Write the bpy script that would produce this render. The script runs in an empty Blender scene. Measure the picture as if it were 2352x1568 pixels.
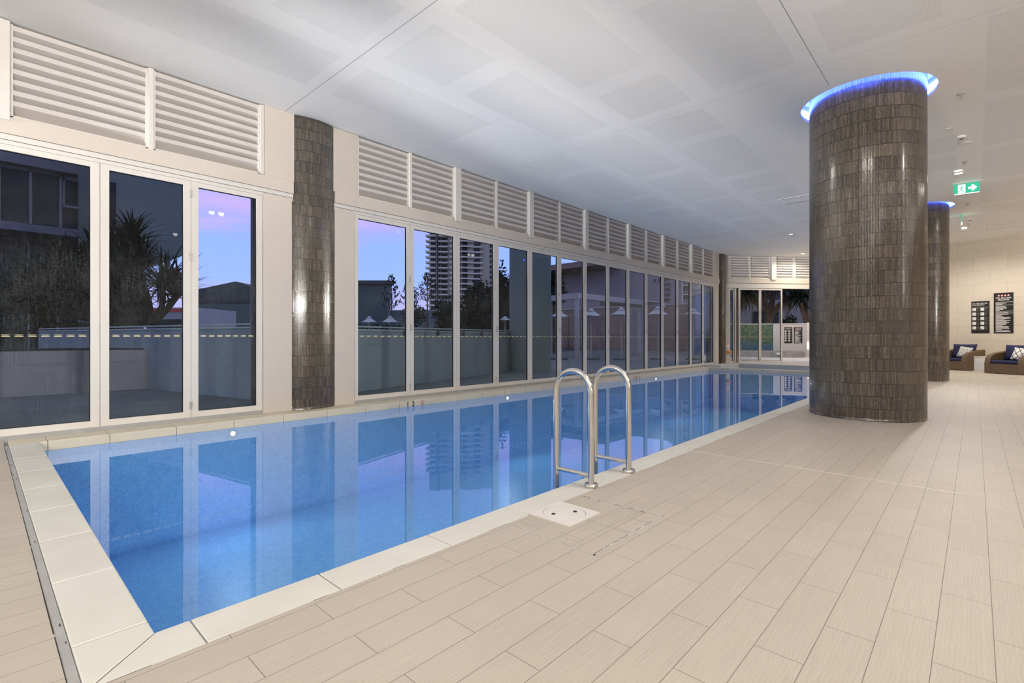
import bpy, bmesh, math, random
from mathutils import Vector, Matrix
R = random.Random(7)
C = bpy.context.scene.collection
PI = math.pi
# ---------------------------------------------------------------- camera frame (metres; +Y along the pool)
F, CX, HY, H = 1145.0, 1176.0, 775.0, 1.05
TH = math.atan(1064 / F); SN, CS = math.sin(TH), math.cos(TH)
def at(px, Z):                      # point on the line of sight of a column at a real depth
    lat = (px - CX) / F * Z
    return (-Z * SN + lat * CS, Z * CS + lat * SN)
def zat(py, Z): return H - (py - HY) * Z / F

# ---------------------------------------------------------------- helpers
def tag(o, label=None, cat=None, group=None, kind=None):
    if label: o['label'] = label
    if cat: o['category'] = cat
    if group: o['group'] = group
    if kind: o['kind'] = kind
    return o
def empty(name, loc, rz=0, label=None, cat=None, group=None, kind=None):
    o = bpy.data.objects.new(name, None); C.objects.link(o)
    o.location = loc; o.rotation_euler = (0, 0, rz); o.empty_display_size = .1
    return tag(o, label, cat, group, kind)
def new(name, bm, mat, parent=None, smooth=False, bevel=0, loc=None, auto=None):
    me = bpy.data.meshes.new(name)
    bmesh.ops.recalc_face_normals(bm, faces=bm.faces[:])
    bm.to_mesh(me); bm.free()
    for m in (mat if isinstance(mat, (list, tuple)) else [mat]): me.materials.append(m)
    if smooth:
        for p in me.polygons: p.use_smooth = True
    o = bpy.data.objects.new(name, me); C.objects.link(o)
    if parent: o.parent = parent
    if loc: o.location = loc
    if bevel:
        b = o.modifiers.new('b', 'BEVEL'); b.width = bevel; b.segments = 2; b.limit_method = 'ANGLE'
    if auto is not None:
        try: me.set_sharp_from_angle(angle=math.radians(auto))
        except Exception: pass
    return o
def B(): return bmesh.new()
def box(bm, x0, x1, y0, y1, z0, z1, M=None, mi=0):
    v = [bm.verts.new((x, y, z)) for z in (z0, z1) for y in (y0, y1) for x in (x0, x1)]
    fs = []
    for q in ((0, 2, 3, 1), (4, 5, 7, 6), (0, 1, 5, 4), (2, 6, 7, 3), (0, 4, 6, 2), (1, 3, 7, 5)):
        f = bm.faces.new([v[i] for i in q]); f.material_index = mi; fs.append(f)
    if M is not None: bmesh.ops.transform(bm, matrix=M, verts=v)
    return v
def prism(bm, poly, z0, z1, M=None, mi=0):
    a = [bm.verts.new((p[0], p[1], z0)) for p in poly]; b = [bm.verts.new((p[0], p[1], z1)) for p in poly]
    n = len(poly)
    bm.faces.new(a[::-1]).material_index = mi; bm.faces.new(b).material_index = mi
    for i in range(n): bm.faces.new((a[i], a[(i+1) % n], b[(i+1) % n], b[i])).material_index = mi
    if M is not None: bmesh.ops.transform(bm, matrix=M, verts=a + b)
def quad(bm, pts, mi=0):
    f = bm.faces.new([bm.verts.new(p) for p in pts]); f.material_index = mi; return f
def lathe(bm, prof, seg=32, c=(0, 0, 0), cap=True, mi=0):
    rings = []
    for r, z in prof:
        rings.append([bm.verts.new((c[0] + r * math.cos(2*PI*i/seg), c[1] + r * math.sin(2*PI*i/seg), c[2] + z)) for i in range(seg)])
    for a, b in zip(rings, rings[1:]):
        for i in range(seg): bm.faces.new((a[i], a[(i+1) % seg], b[(i+1) % seg], b[i])).material_index = mi
    if cap:
        bm.faces.new(rings[0][::-1]).material_index = mi; bm.faces.new(rings[-1]).material_index = mi
def tube(bm, pts, r, seg=10, mi=0, cap=True):
    pts = [Vector(p) for p in pts]; rs = r if isinstance(r, (list, tuple)) else [r] * len(pts)
    rings = []; up = None
    for i, p in enumerate(pts):
        d = (pts[min(i+1, len(pts)-1)] - pts[max(i-1, 0)]).normalized()
        if up is None: up = d.orthogonal().normalized()
        up = (up - d * up.dot(d)).normalized(); s = d.cross(up)
        rings.append([bm.verts.new(p + (up * math.cos(2*PI*k/seg) + s * math.sin(2*PI*k/seg)) * rs[i]) for k in range(seg)])
    for a, b in zip(rings, rings[1:]):
        for i in range(seg): bm.faces.new((a[i], a[(i+1) % seg], b[(i+1) % seg], b[i])).material_index = mi
    if cap:
        bm.faces.new(rings[0][::-1]).material_index = mi; bm.faces.new(rings[-1]).material_index = mi
def text_bm(bm, s, size, M, depth=.001, align='CENTER'):
    cu = bpy.data.curves.new('t', 'FONT'); cu.body = s; cu.size = size; cu.align_x = align; cu.extrude = depth; cu.offset = size * .012
    o = bpy.data.objects.new('t', cu); C.objects.link(o)
    dg = bpy.context.evaluated_depsgraph_get(); dg.update()
    me = bpy.data.meshes.new_from_object(o.evaluated_get(dg))
    n = len(bm.verts); bm.from_mesh(me); bm.verts.ensure_lookup_table()
    bmesh.ops.transform(bm, matrix=M, verts=bm.verts[n:])
    bpy.data.objects.remove(o); bpy.data.curves.remove(cu); bpy.data.meshes.remove(me)
def copy_tree(o, parent=None):
    c = o.copy(); C.objects.link(c)
    if parent: c.parent = parent
    for ch in list(o.children): copy_tree(ch, c)
    return c

# ---------------------------------------------------------------- materials
class NT:
    def __init__(s, name):
        s.m = bpy.data.materials.new(name); s.m.use_nodes = True
        s.t = s.m.node_tree; s.t.nodes.clear(); s.out = s.n('ShaderNodeOutputMaterial')
    def n(s, typ, **kw):
        nd = s.t.nodes.new(typ)
        for k, v in kw.items():
            if k.startswith('i_'):
                key = k[2:]; key = int(key) if key.isdigit() else key.replace('_', ' ')
                nd.inputs[key].default_value = v
            else: setattr(nd, k, v)
        return nd
    def l(s, a, b): s.t.links.new(a, b)
    def math(s, op, a, b=None, c=None):
        nd = s.n('ShaderNodeMath', operation=op)
        for i, x in enumerate((a, b, c)):
            if x is None: continue
            if isinstance(x, (int, float)): nd.inputs[i].default_value = x
            else: s.l(x, nd.inputs[i])
        return nd.outputs[0]
    def mix(s, f, a, b):
        nd = s.n('ShaderNodeMix', data_type='RGBA')
        for i, x in ((0, f), (6, a), (7, b)):
            if isinstance(x, (int, float)): nd.inputs[i].default_value = x
            elif isinstance(x, tuple): nd.inputs[i].default_value = x + (1,) if len(x) == 3 else x
            else: s.l(x, nd.inputs[i])
        return nd.outputs[2]
    def ramp(s, f, stops, interp='LINEAR'):
        nd = s.n('ShaderNodeValToRGB'); e = nd.color_ramp.elements; nd.color_ramp.interpolation = interp
        while len(e) < len(stops): e.new(.5)
        for el, (p, c) in zip(e, stops): el.position = p; el.color = c + (1,) if len(c) == 3 else c
        s.l(f, nd.inputs[0]); return nd.outputs[0]
    def obj(s): return s.n('ShaderNodeTexCoord').outputs['Object']
    def mapped(s, vec, scale=(1, 1, 1), loc=(0, 0, 0)):
        mp = s.n('ShaderNodeMapping'); mp.inputs['Scale'].default_value = scale; mp.inputs['Location'].default_value = loc
        s.l(vec, mp.inputs[0]); return mp.outputs[0]
    def noise(s, vec, scale, detail=3, rough=.5):
        nd = s.n('ShaderNodeTexNoise'); nd.inputs['Scale'].default_value = scale; nd.inputs['Detail'].default_value = detail
        nd.inputs['Roughness'].default_value = rough; s.l(vec, nd.inputs['Vector']); return nd.outputs['Fac']
    def bsdf(s, base=(.8, .8, .8), rough=.5, spec=.5, metal=0, **kw):
        p = s.n('ShaderNodeBsdfPrincipled')
        if isinstance(base, tuple): p.inputs['Base Color'].default_value = base + (1,)
        else: s.l(base, p.inputs['Base Color'])
        if isinstance(rough, (int, float)): p.inputs['Roughness'].default_value = rough
        else: s.l(rough, p.inputs['Roughness'])
        p.inputs['Specular IOR Level'].default_value = spec; p.inputs['Metallic'].default_value = metal
        for k, v in kw.items(): p.inputs[k.replace('_', ' ')].default_value = v
        s.l(p.outputs[0], s.out.inputs[0]); s.p = p; return p
    def fres(s, ior):
        f = s.n('ShaderNodeFresnel'); g = s.n('ShaderNodeNewGeometry')
        s.l(s.math('ADD', ior, s.math('MULTIPLY', g.outputs['Backfacing'], 1/ior - ior)), f.inputs[0]); return f
    def bump(s, h, strength=.2, dist=.01):
        b = s.n('ShaderNodeBump'); b.inputs['Strength'].default_value = strength; b.inputs['Distance'].default_value = dist
        s.l(h, b.inputs['Height']); s.l(b.outputs[0], s.p.inputs['Normal'])
def plain(name, col, rough=.5, spec=.4, metal=0, var=.06, vs=6.0, bump=0, bs=60):
    t = NT(name); o = t.obj(); f = t.noise(o, vs, 4)
    lo = tuple(max(0, c * (1 - var)) for c in col); hi = tuple(min(1, c * (1 + var)) for c in col)
    t.bsdf(t.ramp(f, [(.3, lo), (.7, hi)]), rough, spec, metal)
    if bump: t.bump(t.noise(o, bs, 2), bump, .005)
    return t.m
def emit(name, col, strength):
    t = NT(name); e = t.n('ShaderNodeEmission'); e.inputs[0].default_value = col + (1,); e.inputs[1].default_value = strength
    t.l(e.outputs[0], t.out.inputs[0]); return t.m
def swizzle(t, a, b, da=0, db=0):     # vector (axis a + da, axis b + db, 0)
    sp = t.n('ShaderNodeSeparateXYZ'); t.l(t.obj(), sp.inputs[0])
    cb = t.n('ShaderNodeCombineXYZ')
    t.l(t.math('ADD', sp.outputs[a], da), cb.inputs[0]); t.l(t.math('ADD', sp.outputs[b], db), cb.inputs[1])
    return cb.outputs[0]
def brick(t, vec, w, h, mortar, c1, c2, cm, offset=.5, smooth=.1):
    b = t.n('ShaderNodeTexBrick'); b.offset = offset; t.l(vec, b.inputs['Vector'])
    for k, v in (('Color1', c1 + (1,)), ('Color2', c2 + (1,)), ('Mortar', cm + (1,)), ('Scale', 1), ('Mortar Size', mortar),
                 ('Mortar Smooth', smooth), ('Brick Width', w), ('Row Height', h), ('Bias', 0)): b.inputs[k].default_value = v
    return b
M = {}
def make_materials():
    # timber-look porcelain planks
    t = NT('deck_planks'); v = swizzle(t, 1, 0, -.01, .704)
    b = brick(t, v, .6, .1503, .0013, (.495, .443, .374), (.465, .416, .35), (.18, .157, .125))
    gr = t.noise(t.mapped(v, (5, 60, 1)), 1, 5, .65)
    wv = t.n('ShaderNodeTexWave'); wv.bands_direction = 'Y'; wv.inputs['Scale'].default_value = 24; wv.inputs['Distortion'].default_value = 7
    wv.inputs['Detail'].default_value = 2; wv.inputs['Detail Scale'].default_value = .6
    t.l(t.mapped(v, (1, 1, 1)), wv.inputs['Vector'])
    g = t.math('ADD', t.math('MULTIPLY', gr, .8), t.math('MULTIPLY', wv.outputs['Fac'], .2))
    blotch = t.noise(v, 1.3, 3)
    tone = t.ramp(g, [(.3, (.92, .92, .92)), (.7, (1.05, 1.05, 1.05))])
    tone2 = t.ramp(blotch, [(.3, (.96, .96, .96)), (.7, (1.03, 1.03, 1.03))])
    m1 = t.n('ShaderNodeMix', data_type='RGBA', blend_type='MULTIPLY'); m1.inputs[0].default_value = 1
    t.l(b.outputs['Color'], m1.inputs[6]); t.l(tone, m1.inputs[7])
    m2 = t.n('ShaderNodeMix', data_type='RGBA', blend_type='MULTIPLY'); m2.inputs[0].default_value = 1
    t.l(m1.outputs[2], m2.inputs[6]); t.l(tone2, m2.inputs[7])
    t.bsdf(m2.outputs[2], .5, .35)
    t.bump(t.math('SUBTRACT', 1, b.outputs['Fac']), .25, .002)
    M['deck'] = t.m
    # coping stone
    t = NT('coping_stone'); o = t.obj(); f = t.noise(o, 2.2, 6, .6)
    t.bsdf(t.ramp(f, [(.25, (.60, .58, .52)), (.75, (.69, .68, .625))]), .45, .35)
    t.bump(t.noise(o, 160, 2), .08, .002); M['coping'] = t.m
    t = NT('coping_face_stone'); o = t.obj(); f = t.noise(o, 2.2, 6, .6)
    t.bsdf(t.ramp(f, [(.25, (.60, .54, .41)), (.75, (.70, .63, .48))]), .5, .3); M['cface'] = t.m
    M['grout'] = plain('grey_grout', (.36, .36, .35), .9, .1, bump=.3)
    M['jointgrout'] = plain('coping_joint_grout', (.20, .20, .195), .9, .1)
    M['darkgap'] = plain('dark_gap', (.05, .045, .04), .9, .1)
    # pool mosaic
    t = NT('pool_mosaic'); o = t.obj()
    vo = t.n('ShaderNodeTexVoronoi'); vo.inputs['Scale'].default_value = 85; t.l(o, vo.inputs['Vector'])
    sp = t.n('ShaderNodeSeparateXYZ'); t.l(vo.outputs['Color'], sp.inputs[0])
    f = t.math('ADD', t.math('MULTIPLY', sp.outputs[0], .55), t.math('MULTIPLY', t.noise(o, 9, 4), .45))
    t.bsdf(t.ramp(f, [(.15, (.16, .40, .78)), (.5, (.22, .48, .86)), (.85, (.32, .58, .92))]), .4, .3); M['mosaic'] = t.m
    # water
    t = NT('pool_water'); o = t.obj()
    fr = t.fres(1.36)
    tr = t.n('ShaderNodeBsdfTransparent'); tr.inputs[0].default_value = (.80, .93, .985, 1)
    gl = t.n('ShaderNodeBsdfGlossy'); gl.inputs['Roughness'].default_value = .012; gl.inputs[0].default_value = (1, 1, 1, 1)
    bp = t.n('ShaderNodeBump'); bp.inputs['Strength'].default_value = .012; bp.inputs['Distance'].default_value = .02
    t.l(t.noise(o, 3.0, 2), bp.inputs['Height']); t.l(bp.outputs[0], gl.inputs['Normal'])
    mx = t.n('ShaderNodeMixShader'); t.l(fr.outputs[0], mx.inputs[0]); t.l(tr.outputs[0], mx.inputs[1]); t.l(gl.outputs[0], mx.inputs[2])
    t.l(mx.outputs[0], t.out.inputs[0]); M['water'] = t.m
    # ceiling paint and perforated board
    M['ceil'] = plain('ceiling_paint', (.94, .915, .88), .8, .2, var=.02, vs=.6)
    t = NT('perforated_board'); o = t.obj()
    fr = t.n('ShaderNodeVectorMath', operation='FRACTION'); t.l(t.mapped(o, (62, 62, 62)), fr.inputs[0])
    sb = t.n('ShaderNodeVectorMath', operation='SUBTRACT'); sb.inputs[1].default_value = (.5, .5, .5); t.l(fr.outputs[0], sb.inputs[0])
    sp = t.n('ShaderNodeSeparateXYZ'); t.l(sb.outputs[0], sp.inputs[0])
    d = t.math('SQRT', t.math('ADD', t.math('POWER', t.math('ABSOLUTE', sp.outputs[0]), 2), t.math('POWER', t.math('ABSOLUTE', sp.outputs[1]), 2)))
    hole = t.math('LESS_THAN', d, .19)
    t.bsdf(t.mix(hole, (.93, .905, .87), (.60, .585, .56)), .8, .2); M['perf'] = t.m
    M['cove'] = plain('cove_plaster', (.85, .85, .86), .7, .2, var=.02)
    # metal joinery
    M['frame'] = plain('powder_coated_frame', (.66, .63, .585), .42, .4, var=.02)
    M['panel'] = plain('cladding_panel', (.60, .54, .475), .5, .35, var=.03, vs=2)
    M['louvre'] = plain('louvre_blade_coating', (.60, .56, .53), .5, .35, var=.02)
    M['seal'] = plain('black_rubber_seal', (.02, .02, .022), .6, .3)
    M['hinge'] = plain('satin_hinge_metal', (.55, .54, .52), .35, .5, metal=.6)
    M['brown'] = plain('bronze_edge_seal', (.10, .055, .03), .5, .4)
    M['steel'] = plain('brushed_stainless_steel', (.66, .65, .63), .17, .5, metal=1, var=.03)
    # glass with salt streaks
    t = NT('salt_streaked_glass'); o = t.obj()
    fr = t.fres(1.20)
    tr = t.n('ShaderNodeBsdfTransparent'); tr.inputs[0].default_value = (.93, .96, .97, 1)
    gl = t.n('ShaderNodeBsdfGlossy'); gl.inputs['Roughness'].default_value = .0
    mx = t.n('ShaderNodeMixShader'); t.l(fr.outputs[0], mx.inputs[0]); t.l(tr.outputs[0], mx.inputs[1]); t.l(gl.outputs[0], mx.inputs[2])
    st = t.ramp(t.noise(t.mapped(o, (150, 150, 4.5)), 1, 4, .75), [(.53, (0, 0, 0)), (.68, (1, 1, 1))])
    sk = t.ramp(t.noise(t.mapped(o, (170, 170, 130)), 1, 3, .7), [(.56, (0, 0, 0)), (.67, (1, 1, 1))])
    big = t.ramp(t.noise(t.mapped(o, (2.5, 2.5, 1.4)), 1, 3, .6), [(.32, (.25, .25, .25)), (.7, (1, 1, 1))])
    sp = t.n('ShaderNodeSeparateXYZ'); t.l(o, sp.inputs[0])
    dirt = t.math('MULTIPLY', t.math('MULTIPLY', t.math('ADD', t.math('MULTIPLY', st, .5), t.math('MULTIPLY', sk, .6)), big),
                  t.ramp(t.math('MULTIPLY', sp.outputs[2], .333), [(0, (.55, .55, .55)), (.3, (.8, .8, .8)), (.6, (.75, .75, .75)), (.75, (.18, .18, .18)), (.95, (.03, .03, .03))]))
    df = t.n('ShaderNodeBsdfDiffuse'); df.inputs[0].default_value = (.62, .66, .66, 1)
    mz = t.n('ShaderNodeMixShader'); t.l(t.math('MULTIPLY', dirt, .34), mz.inputs[0]); t.l(mx.outputs[0], mz.inputs[1]); t.l(df.outputs[0], mz.inputs[2])
    t.l(mz.outputs[0], t.out.inputs[0]); M['glass'] = t.m
    M['gold'] = plain('gold_marker_film', (.75, .66, .38), .5, .3)
    # finger-mosaic column tile: thin vertical glazed strips in 157 mm courses
    t = NT('glazed_finger_tile'); o = t.obj(); sp = t.n('ShaderNodeSeparateXYZ'); t.l(o, sp.inputs[0])
    ang = t.math('ARCTAN2', sp.outputs[1], sp.outputs[0])
    rib = t.math('FLOOR', t.math('MULTIPLY', t.math('ADD', ang, PI), 256 / (2 * PI)))
    rowf = t.math('DIVIDE', sp.outputs[2], .157); row = t.math('FLOOR', rowf)
    sheet = t.math('FLOOR', t.math('DIVIDE', t.math('ADD', rib, t.math('MULTIPLY', t.math('MODULO', row, 2), 9)), 19))
    cb = t.n('ShaderNodeCombineXYZ'); t.l(rib, cb.inputs[0]); t.l(row, cb.inputs[1])
    wn = t.n('ShaderNodeTexWhiteNoise', noise_dimensions='2D'); t.l(cb.outputs[0], wn.inputs['Vector'])
    cs = t.n('ShaderNodeCombineXYZ'); t.l(sheet, cs.inputs[0]); t.l(row, cs.inputs[1])
    ws = t.n('ShaderNodeTexWhiteNoise', noise_dimensions='2D'); t.l(cs.outputs[0], ws.inputs['Vector'])
    mot = t.noise(t.mapped(o, (60, 60, 22)), 1, 3, .6)
    f = t.math('ADD', t.math('ADD', t.math('MULTIPLY', wn.outputs[0], .30), t.math('MULTIPLY', ws.outputs[0], .16)), t.math('MULTIPLY', mot, .54))
    col = t.ramp(f, [(.25, (.032, .025, .018)), (.5, (.064, .051, .038)), (.75, (.125, .100, .075))])
    gv = t.math('ABSOLUTE', t.math('SUBTRACT', t.math('FRACT', rowf), .5))
    gro = t.math('GREATER_THAN', gv, .474)
    t.bsdf(t.mix(gro, col, (.012, .01, .008)), t.ramp(mot, [(.3, (.10,) * 3), (.75, (.30,) * 3)]), .8, Coat_Weight=.6, Coat_Roughness=.10)
    t.bump(t.math('ADD', t.noise(t.mapped(o, (120, 120, 60)), 1, 2), t.math('MULTIPLY', gro, -2)), .16, .004)
    M['tile'] = t.m
    # stone wall tile
    t = NT('limestone_wall_tile'); v = swizzle(t, 0, 2, .0, -.05)
    b = brick(t, v, .83, .457, .003, (.66, .585, .475), (.63, .555, .45), (.42, .36, .28))
    n = t.noise(v, 5, 5); m = t.mix(.12, b.outputs['Color'], t.ramp(n, [(.3, (.5, .44, .35)), (.7, (.78, .71, .6))]))
    t.bsdf(m, .55, .3); M['stone'] = t.m
    M['white'] = plain('white_paint', (.80, .79, .77), .6, .3, var=.02)
    M['whiteplas'] = plain('white_plastic', (.82, .80, .74), .45, .4, var=.02)
    M['covertrim'] = plain('worn_cover_trim', (.50, .49, .46), .7, .2, var=.2, vs=20)
    M['lid'] = plain('skimmer_lid_plastic', (.70, .67, .635), .5, .35, var=.03)
    M['black'] = plain('black_print', (.018, .014, .012), .45, .4)
    M['signw'] = plain('white_print', (.85, .84, .80), .5, .3)
    M['signg'] = plain('grey_print', (.22, .20, .17), .5, .3)
    M['red'] = plain('red_print', (.65, .05, .04), .5, .3)
    M['yellow'] = plain('yellow_plastic', (.85, .5, .03), .45, .4)
    M['numeral'] = plain('black_tile_numeral', (.03, .03, .03), .5, .3)
    # wicker
    t = NT('brown_wicker'); o = t.obj()
    w1 = t.n('ShaderNodeTexWave'); w1.bands_direction = 'Z'; w1.inputs['Scale'].default_value = 22; w1.inputs['Distortion'].default_value = 1.0; t.l(o, w1.inputs['Vector'])
    ck = t.noise(t.mapped(o, (40, 40, 70)), 1, 2)
    t.bsdf(t.ramp(t.math('ADD', t.math('MULTIPLY', w1.outputs['Fac'], .5), t.math('MULTIPLY', ck, .5)), [(.2, (.05, .03, .018)), (.55, (.15, .095, .055)), (.85, (.26, .18, .11))]), .55, .35)
    t.bump(w1.outputs['Fac'], .5, .008); M['wicker'] = t.m
    M['navy'] = plain('navy_cushion_fabric', (.033, .037, .088), .85, .15, bump=.15, bs=220)
    t = NT('scribble_print_fabric'); o = t.obj(); vo = t.n('ShaderNodeTexVoronoi', feature='DISTANCE_TO_EDGE'); vo.inputs['Scale'].default_value = 34; t.l(o, vo.inputs['Vector'])
    t.bsdf(t.mix(t.math('LESS_THAN', vo.outputs[0], .07), (.8, .78, .72), (.1, .1, .13)), .85, .15); M['scribble'] = t.m
    t = NT('diamond_print_fabric'); o = t.obj(); sp = t.n('ShaderNodeSeparateXYZ'); t.l(o, sp.inputs[0])
    def lines(sx, sz):
        u = t.math('ADD', t.math('MULTIPLY', sp.outputs[0], sx), t.math('MULTIPLY', sp.outputs[2], sz))
        return t.math('LESS_THAN', t.math('ABSOLUTE', t.math('SUBTRACT', t.math('FRACT', u), .5)), .075)
    ln = t.math('MAXIMUM', lines(7.0, 5.6), lines(-7.0, 5.6))
    t.bsdf(t.mix(ln, (.82, .80, .75), (.07, .07, .09)), .85, .15); M['diamond'] = t.m
    M['lampglow'] = emit('downlight_lens', (1, .9, .74), 9)
    M['blueled'] = emit('blue_led_strip', (.05, .105, 1.0), 60)
    M['poollamp'] = emit('pool_lamp_lens', (.75, .9, 1.0), 60)
    M['exitg'] = emit('exit_sign_green', (.06, .62, .36), 1.0)
    M['exitw'] = emit('exit_sign_white', (.85, 1, .92), 1.6)
    M['garden_glow'] = emit('garden_lamp_lens', (1, .75, .4), 40)
    # outdoors
    M['terrace'] = plain('terrace_paving', (.16, .17, .175), .7, .3, var=.12, vs=1.4)
    M['road'] = plain('asphalt_ground', (.09, .09, .095), .8, .2, var=.2, vs=.3)
    M['frost'] = plain('frosted_balustrade_glass', (.235, .285, .325), .35, .4, var=.05, vs=.8)
    M['rail'] = plain('galvanised_rail', (.40, .44, .47), .4, .5)
    M['postgrey'] = plain('dark_grey_post', (.06, .075, .085), .5, .4)
    M['darkrender'] = plain('charcoal_render', (.155, .19, .19), .75, .3, var=.1, vs=.7, bump=.1)
    M['midrender'] = plain('slate_render', (.22, .215, .25), .75, .3, var=.12, vs=1.2, bump=.1)
    M['purple'] = plain('mauve_render', (.30, .27, .30), .75, .3, var=.06, vs=.6)
    M['brickbrown'] = plain('brown_brick', (.27, .19, .17), .75, .3, var=.12, vs=3)
    M['wing'] = plain('steel_vent_grey', (.08, .075, .08), .6, .3)
    M['outglass'] = plain('dark_window_glass', (.006, .016, .03), .25, .12, var=.4, vs=.4)
    M['wframe'] = plain('grey_window_frame', (.24, .24, .28), .6, .2)
    M['outcol'] = plain('concrete_column_paint', (.22, .26, .26), .7, .3, var=.04)
    M['towerwall'] = plain('tower_concrete', (.52, .47, .38), .8, .2, var=.05, vs=.2)
    M['towerslab'] = plain('tower_balcony_slab', (.78, .72, .60), .8, .2, var=.05, vs=.2)
    M['towerdark'] = plain('tower_recess', (.045, .05, .055), .6, .3)
    M['cream'] = plain('cream_balcony_paint', (.60, .56, .48), .7, .3)
    M['roofdark'] = plain('dark_roof_sheet', (.075, .085, .085), .7, .3, var=.1)
    M['boxgreen'] = plain('grey_green_cladding', (.10, .13, .135), .8, .2, var=.1, vs=.5)
    M['canvas'] = plain('white_umbrella_canvas', (.55, .56, .60), .8, .2, var=.03)
    M['beamw'] = plain('pale_beam_paint', (.42, .42, .44), .6, .3)
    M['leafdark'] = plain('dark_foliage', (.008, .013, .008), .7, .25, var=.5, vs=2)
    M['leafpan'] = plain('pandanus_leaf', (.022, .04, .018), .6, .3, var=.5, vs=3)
    M['leafdead'] = plain('dry_pandanus_leaf', (.09, .07, .035), .8, .2, var=.4, vs=3)
    M['darkbark'] = plain('dark_bark', (.035, .028, .024), .9, .1, var=.3, vs=8)
    M['bark'] = plain('brown_bark', (.13, .085, .055), .85, .2, var=.3, vs=8, bump=.4, bs=20)
    M['orange'] = plain('orange_panel_paint', (.50, .20, .03), .6, .3)
    M['shopwhite'] = plain('pale_shopfront', (.42, .43, .46), .7, .3)
    M['gwall'] = plain('pale_garden_wall', (.55, .53, .50), .75, .25, var=.04)
    M['backwall'] = plain('mauve_garden_wall', (.34, .30, .28), .8, .2, var=.04)
    M['bench'] = plain('grey_stone_bench', (.30, .29, .28), .8, .2, var=.2, vs=5)
    M['pebble'] = plain('white_pebble', (.5, .49, .47), .8, .2, var=.2, vs=20)
    t = NT('green_mosaic_mural'); o = t.obj(); sp = t.n('ShaderNodeSeparateXYZ'); t.l(o, sp.inputs[0])
    vo = t.n('ShaderNodeTexVoronoi'); vo.inputs['Scale'].default_value = 22; t.l(o, vo.inputs['Vector'])
    s2 = t.n('ShaderNodeSeparateXYZ'); t.l(vo.outputs['Color'], s2.inputs[0])
    edge = t.math('ADD', sp.outputs[2], t.math('MULTIPLY', t.noise(t.mapped(o, (3, 3, .6)), 1, 3), -.9))
    green = t.ramp(s2.outputs[0], [(.1, (.02, .075, .06)), (.5, (.06, .13, .09)), (.9, (.17, .18, .09))])
    blue = t.ramp(s2.outputs[0], [(.1, (.04, .10, .14)), (.9, (.07, .15, .20))])
    t.bsdf(t.mix(t.math('GREATER_THAN', edge, .36), blue, green), .35, .4); M['mural'] = t.m
make_materials()

# ---------------------------------------------------------------- setting: floor, pool, ceiling, walls
ZC = 4.27                        # ceiling
XF = -7.21                       # inner face of the window wall
PX0, PX1, PY0, PY1 = -6.90, -2.142, .435, 17.65      # pool water rectangle
WZ = -.094                       # water level
def angle_pt(px, p, d):          # where the column of sight px meets the plan line p + s d
    kx, ky = -SN + (px-CX)/F*CS, CS + (px-CX)/F*SN
    den = kx*d[1] - ky*d[0]
    Z = (p[0]*d[1] - p[1]*d[0]) / den
    return (kx*Z, ky*Z, Z)
TD = (.651, .759); T0 = (-7.186, 20.08); T1 = (T0[0] + TD[0]*4.886, T0[1] + TD[1]*4.886)
WD = (.954, -.298); W0 = (-.65, 22.74); W1 = (T1[0], T1[1])
WR = (7.0, 22.74 - .3125 * 7.65)
# deck floor (flat faces around the pool and the spa)
bm = B()
def fl(x0, x1, y0, y1, z=0, mi=0): quad(bm, [(x0, y0, z), (x1, y0, z), (x1, y1, z), (x0, y1, z)], mi)
fl(-1.935, 7.0, -6, 20.36); quad(bm, [(-1.935, 20.36, 0), (7.0, 20.36, 0), (7.0, WR[1], 0), (T1[0] + 2.07, T1[1] - .645, 0)])
fl(-7.45, -1.935, -6, .19)
new('floor', bm, M['deck'])['kind'] = 'structure'
bm = B()
prism(bm, [(-6.6, 19.78), (-1.935, 19.78), (-1.935, 23.2), T1, (T0[0], T0[1]), (-7.1, 19.5), (-7.1, 17.95), (-6.6, 17.95)], -.12, .06)
o = new('floor_platform', bm, M['gwall']); tag(o, kind='structure')
# pool shell
bm = B(); d = -1.35
quad(bm, [(PX0, PY0, d), (PX1, PY0, d), (PX1, PY1, d), (PX0, PY1, d)])
for a, b2 in (((PX0, PY0), (PX1, PY0)), ((PX1, PY0), (PX1, PY1)), ((PX1, PY1), (PX0, PY1)), ((PX0, PY1), (PX0, PY0))):
    quad(bm, [(a[0], a[1], d), (b2[0], b2[1], d), (b2[0], b2[1], -.1), (a[0], a[1], -.1)])
o = new('pool_basin', bm, M['mosaic']); tag(o, 'blue mosaic basin of the long pool under the water', 'pool', kind='structure')
bm = B(); quad(bm, [(PX0, PY0, WZ), (PX1, PY0, WZ), (PX1, PY1, WZ), (PX0, PY1, WZ)])
o = new('pool_water', bm, M['water']); tag(o, 'still blue water filling the long indoor pool', 'water', kind='stuff')
# spa pit beyond the far coping
bm = B()
quad(bm, [(-6.6, 17.9, -.7), (-1.935, 17.9, -.7), (-1.935, 19.78, -.7), (-6.6, 19.78, -.7)])
quad(bm, [(-6.6, 17.9, -.7), (-6.6, 19.78, -.7), (-6.6, 19.78, -.11), (-6.6, 17.9, -.11)])
quad(bm, [(-6.6, 19.78, -.7), (-1.935, 19.78, -.7), (-1.935, 19.78, -.11), (-6.6, 19.78, -.11)])
o = new('spa_basin', bm, M['mosaic']); tag(o, 'small sunken spa basin beyond the far end of the pool', 'pool', kind='structure')
bm = B(); quad(bm, [(-6.6, 17.9, -.16), (-1.935, 17.9, -.16), (-1.935, 19.78, -.16), (-6.6, 19.78, -.16)])
o = new('spa_water', bm, M['water']); tag(o, 'water in the small spa beyond the pool end', 'water', kind='stuff')
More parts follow.
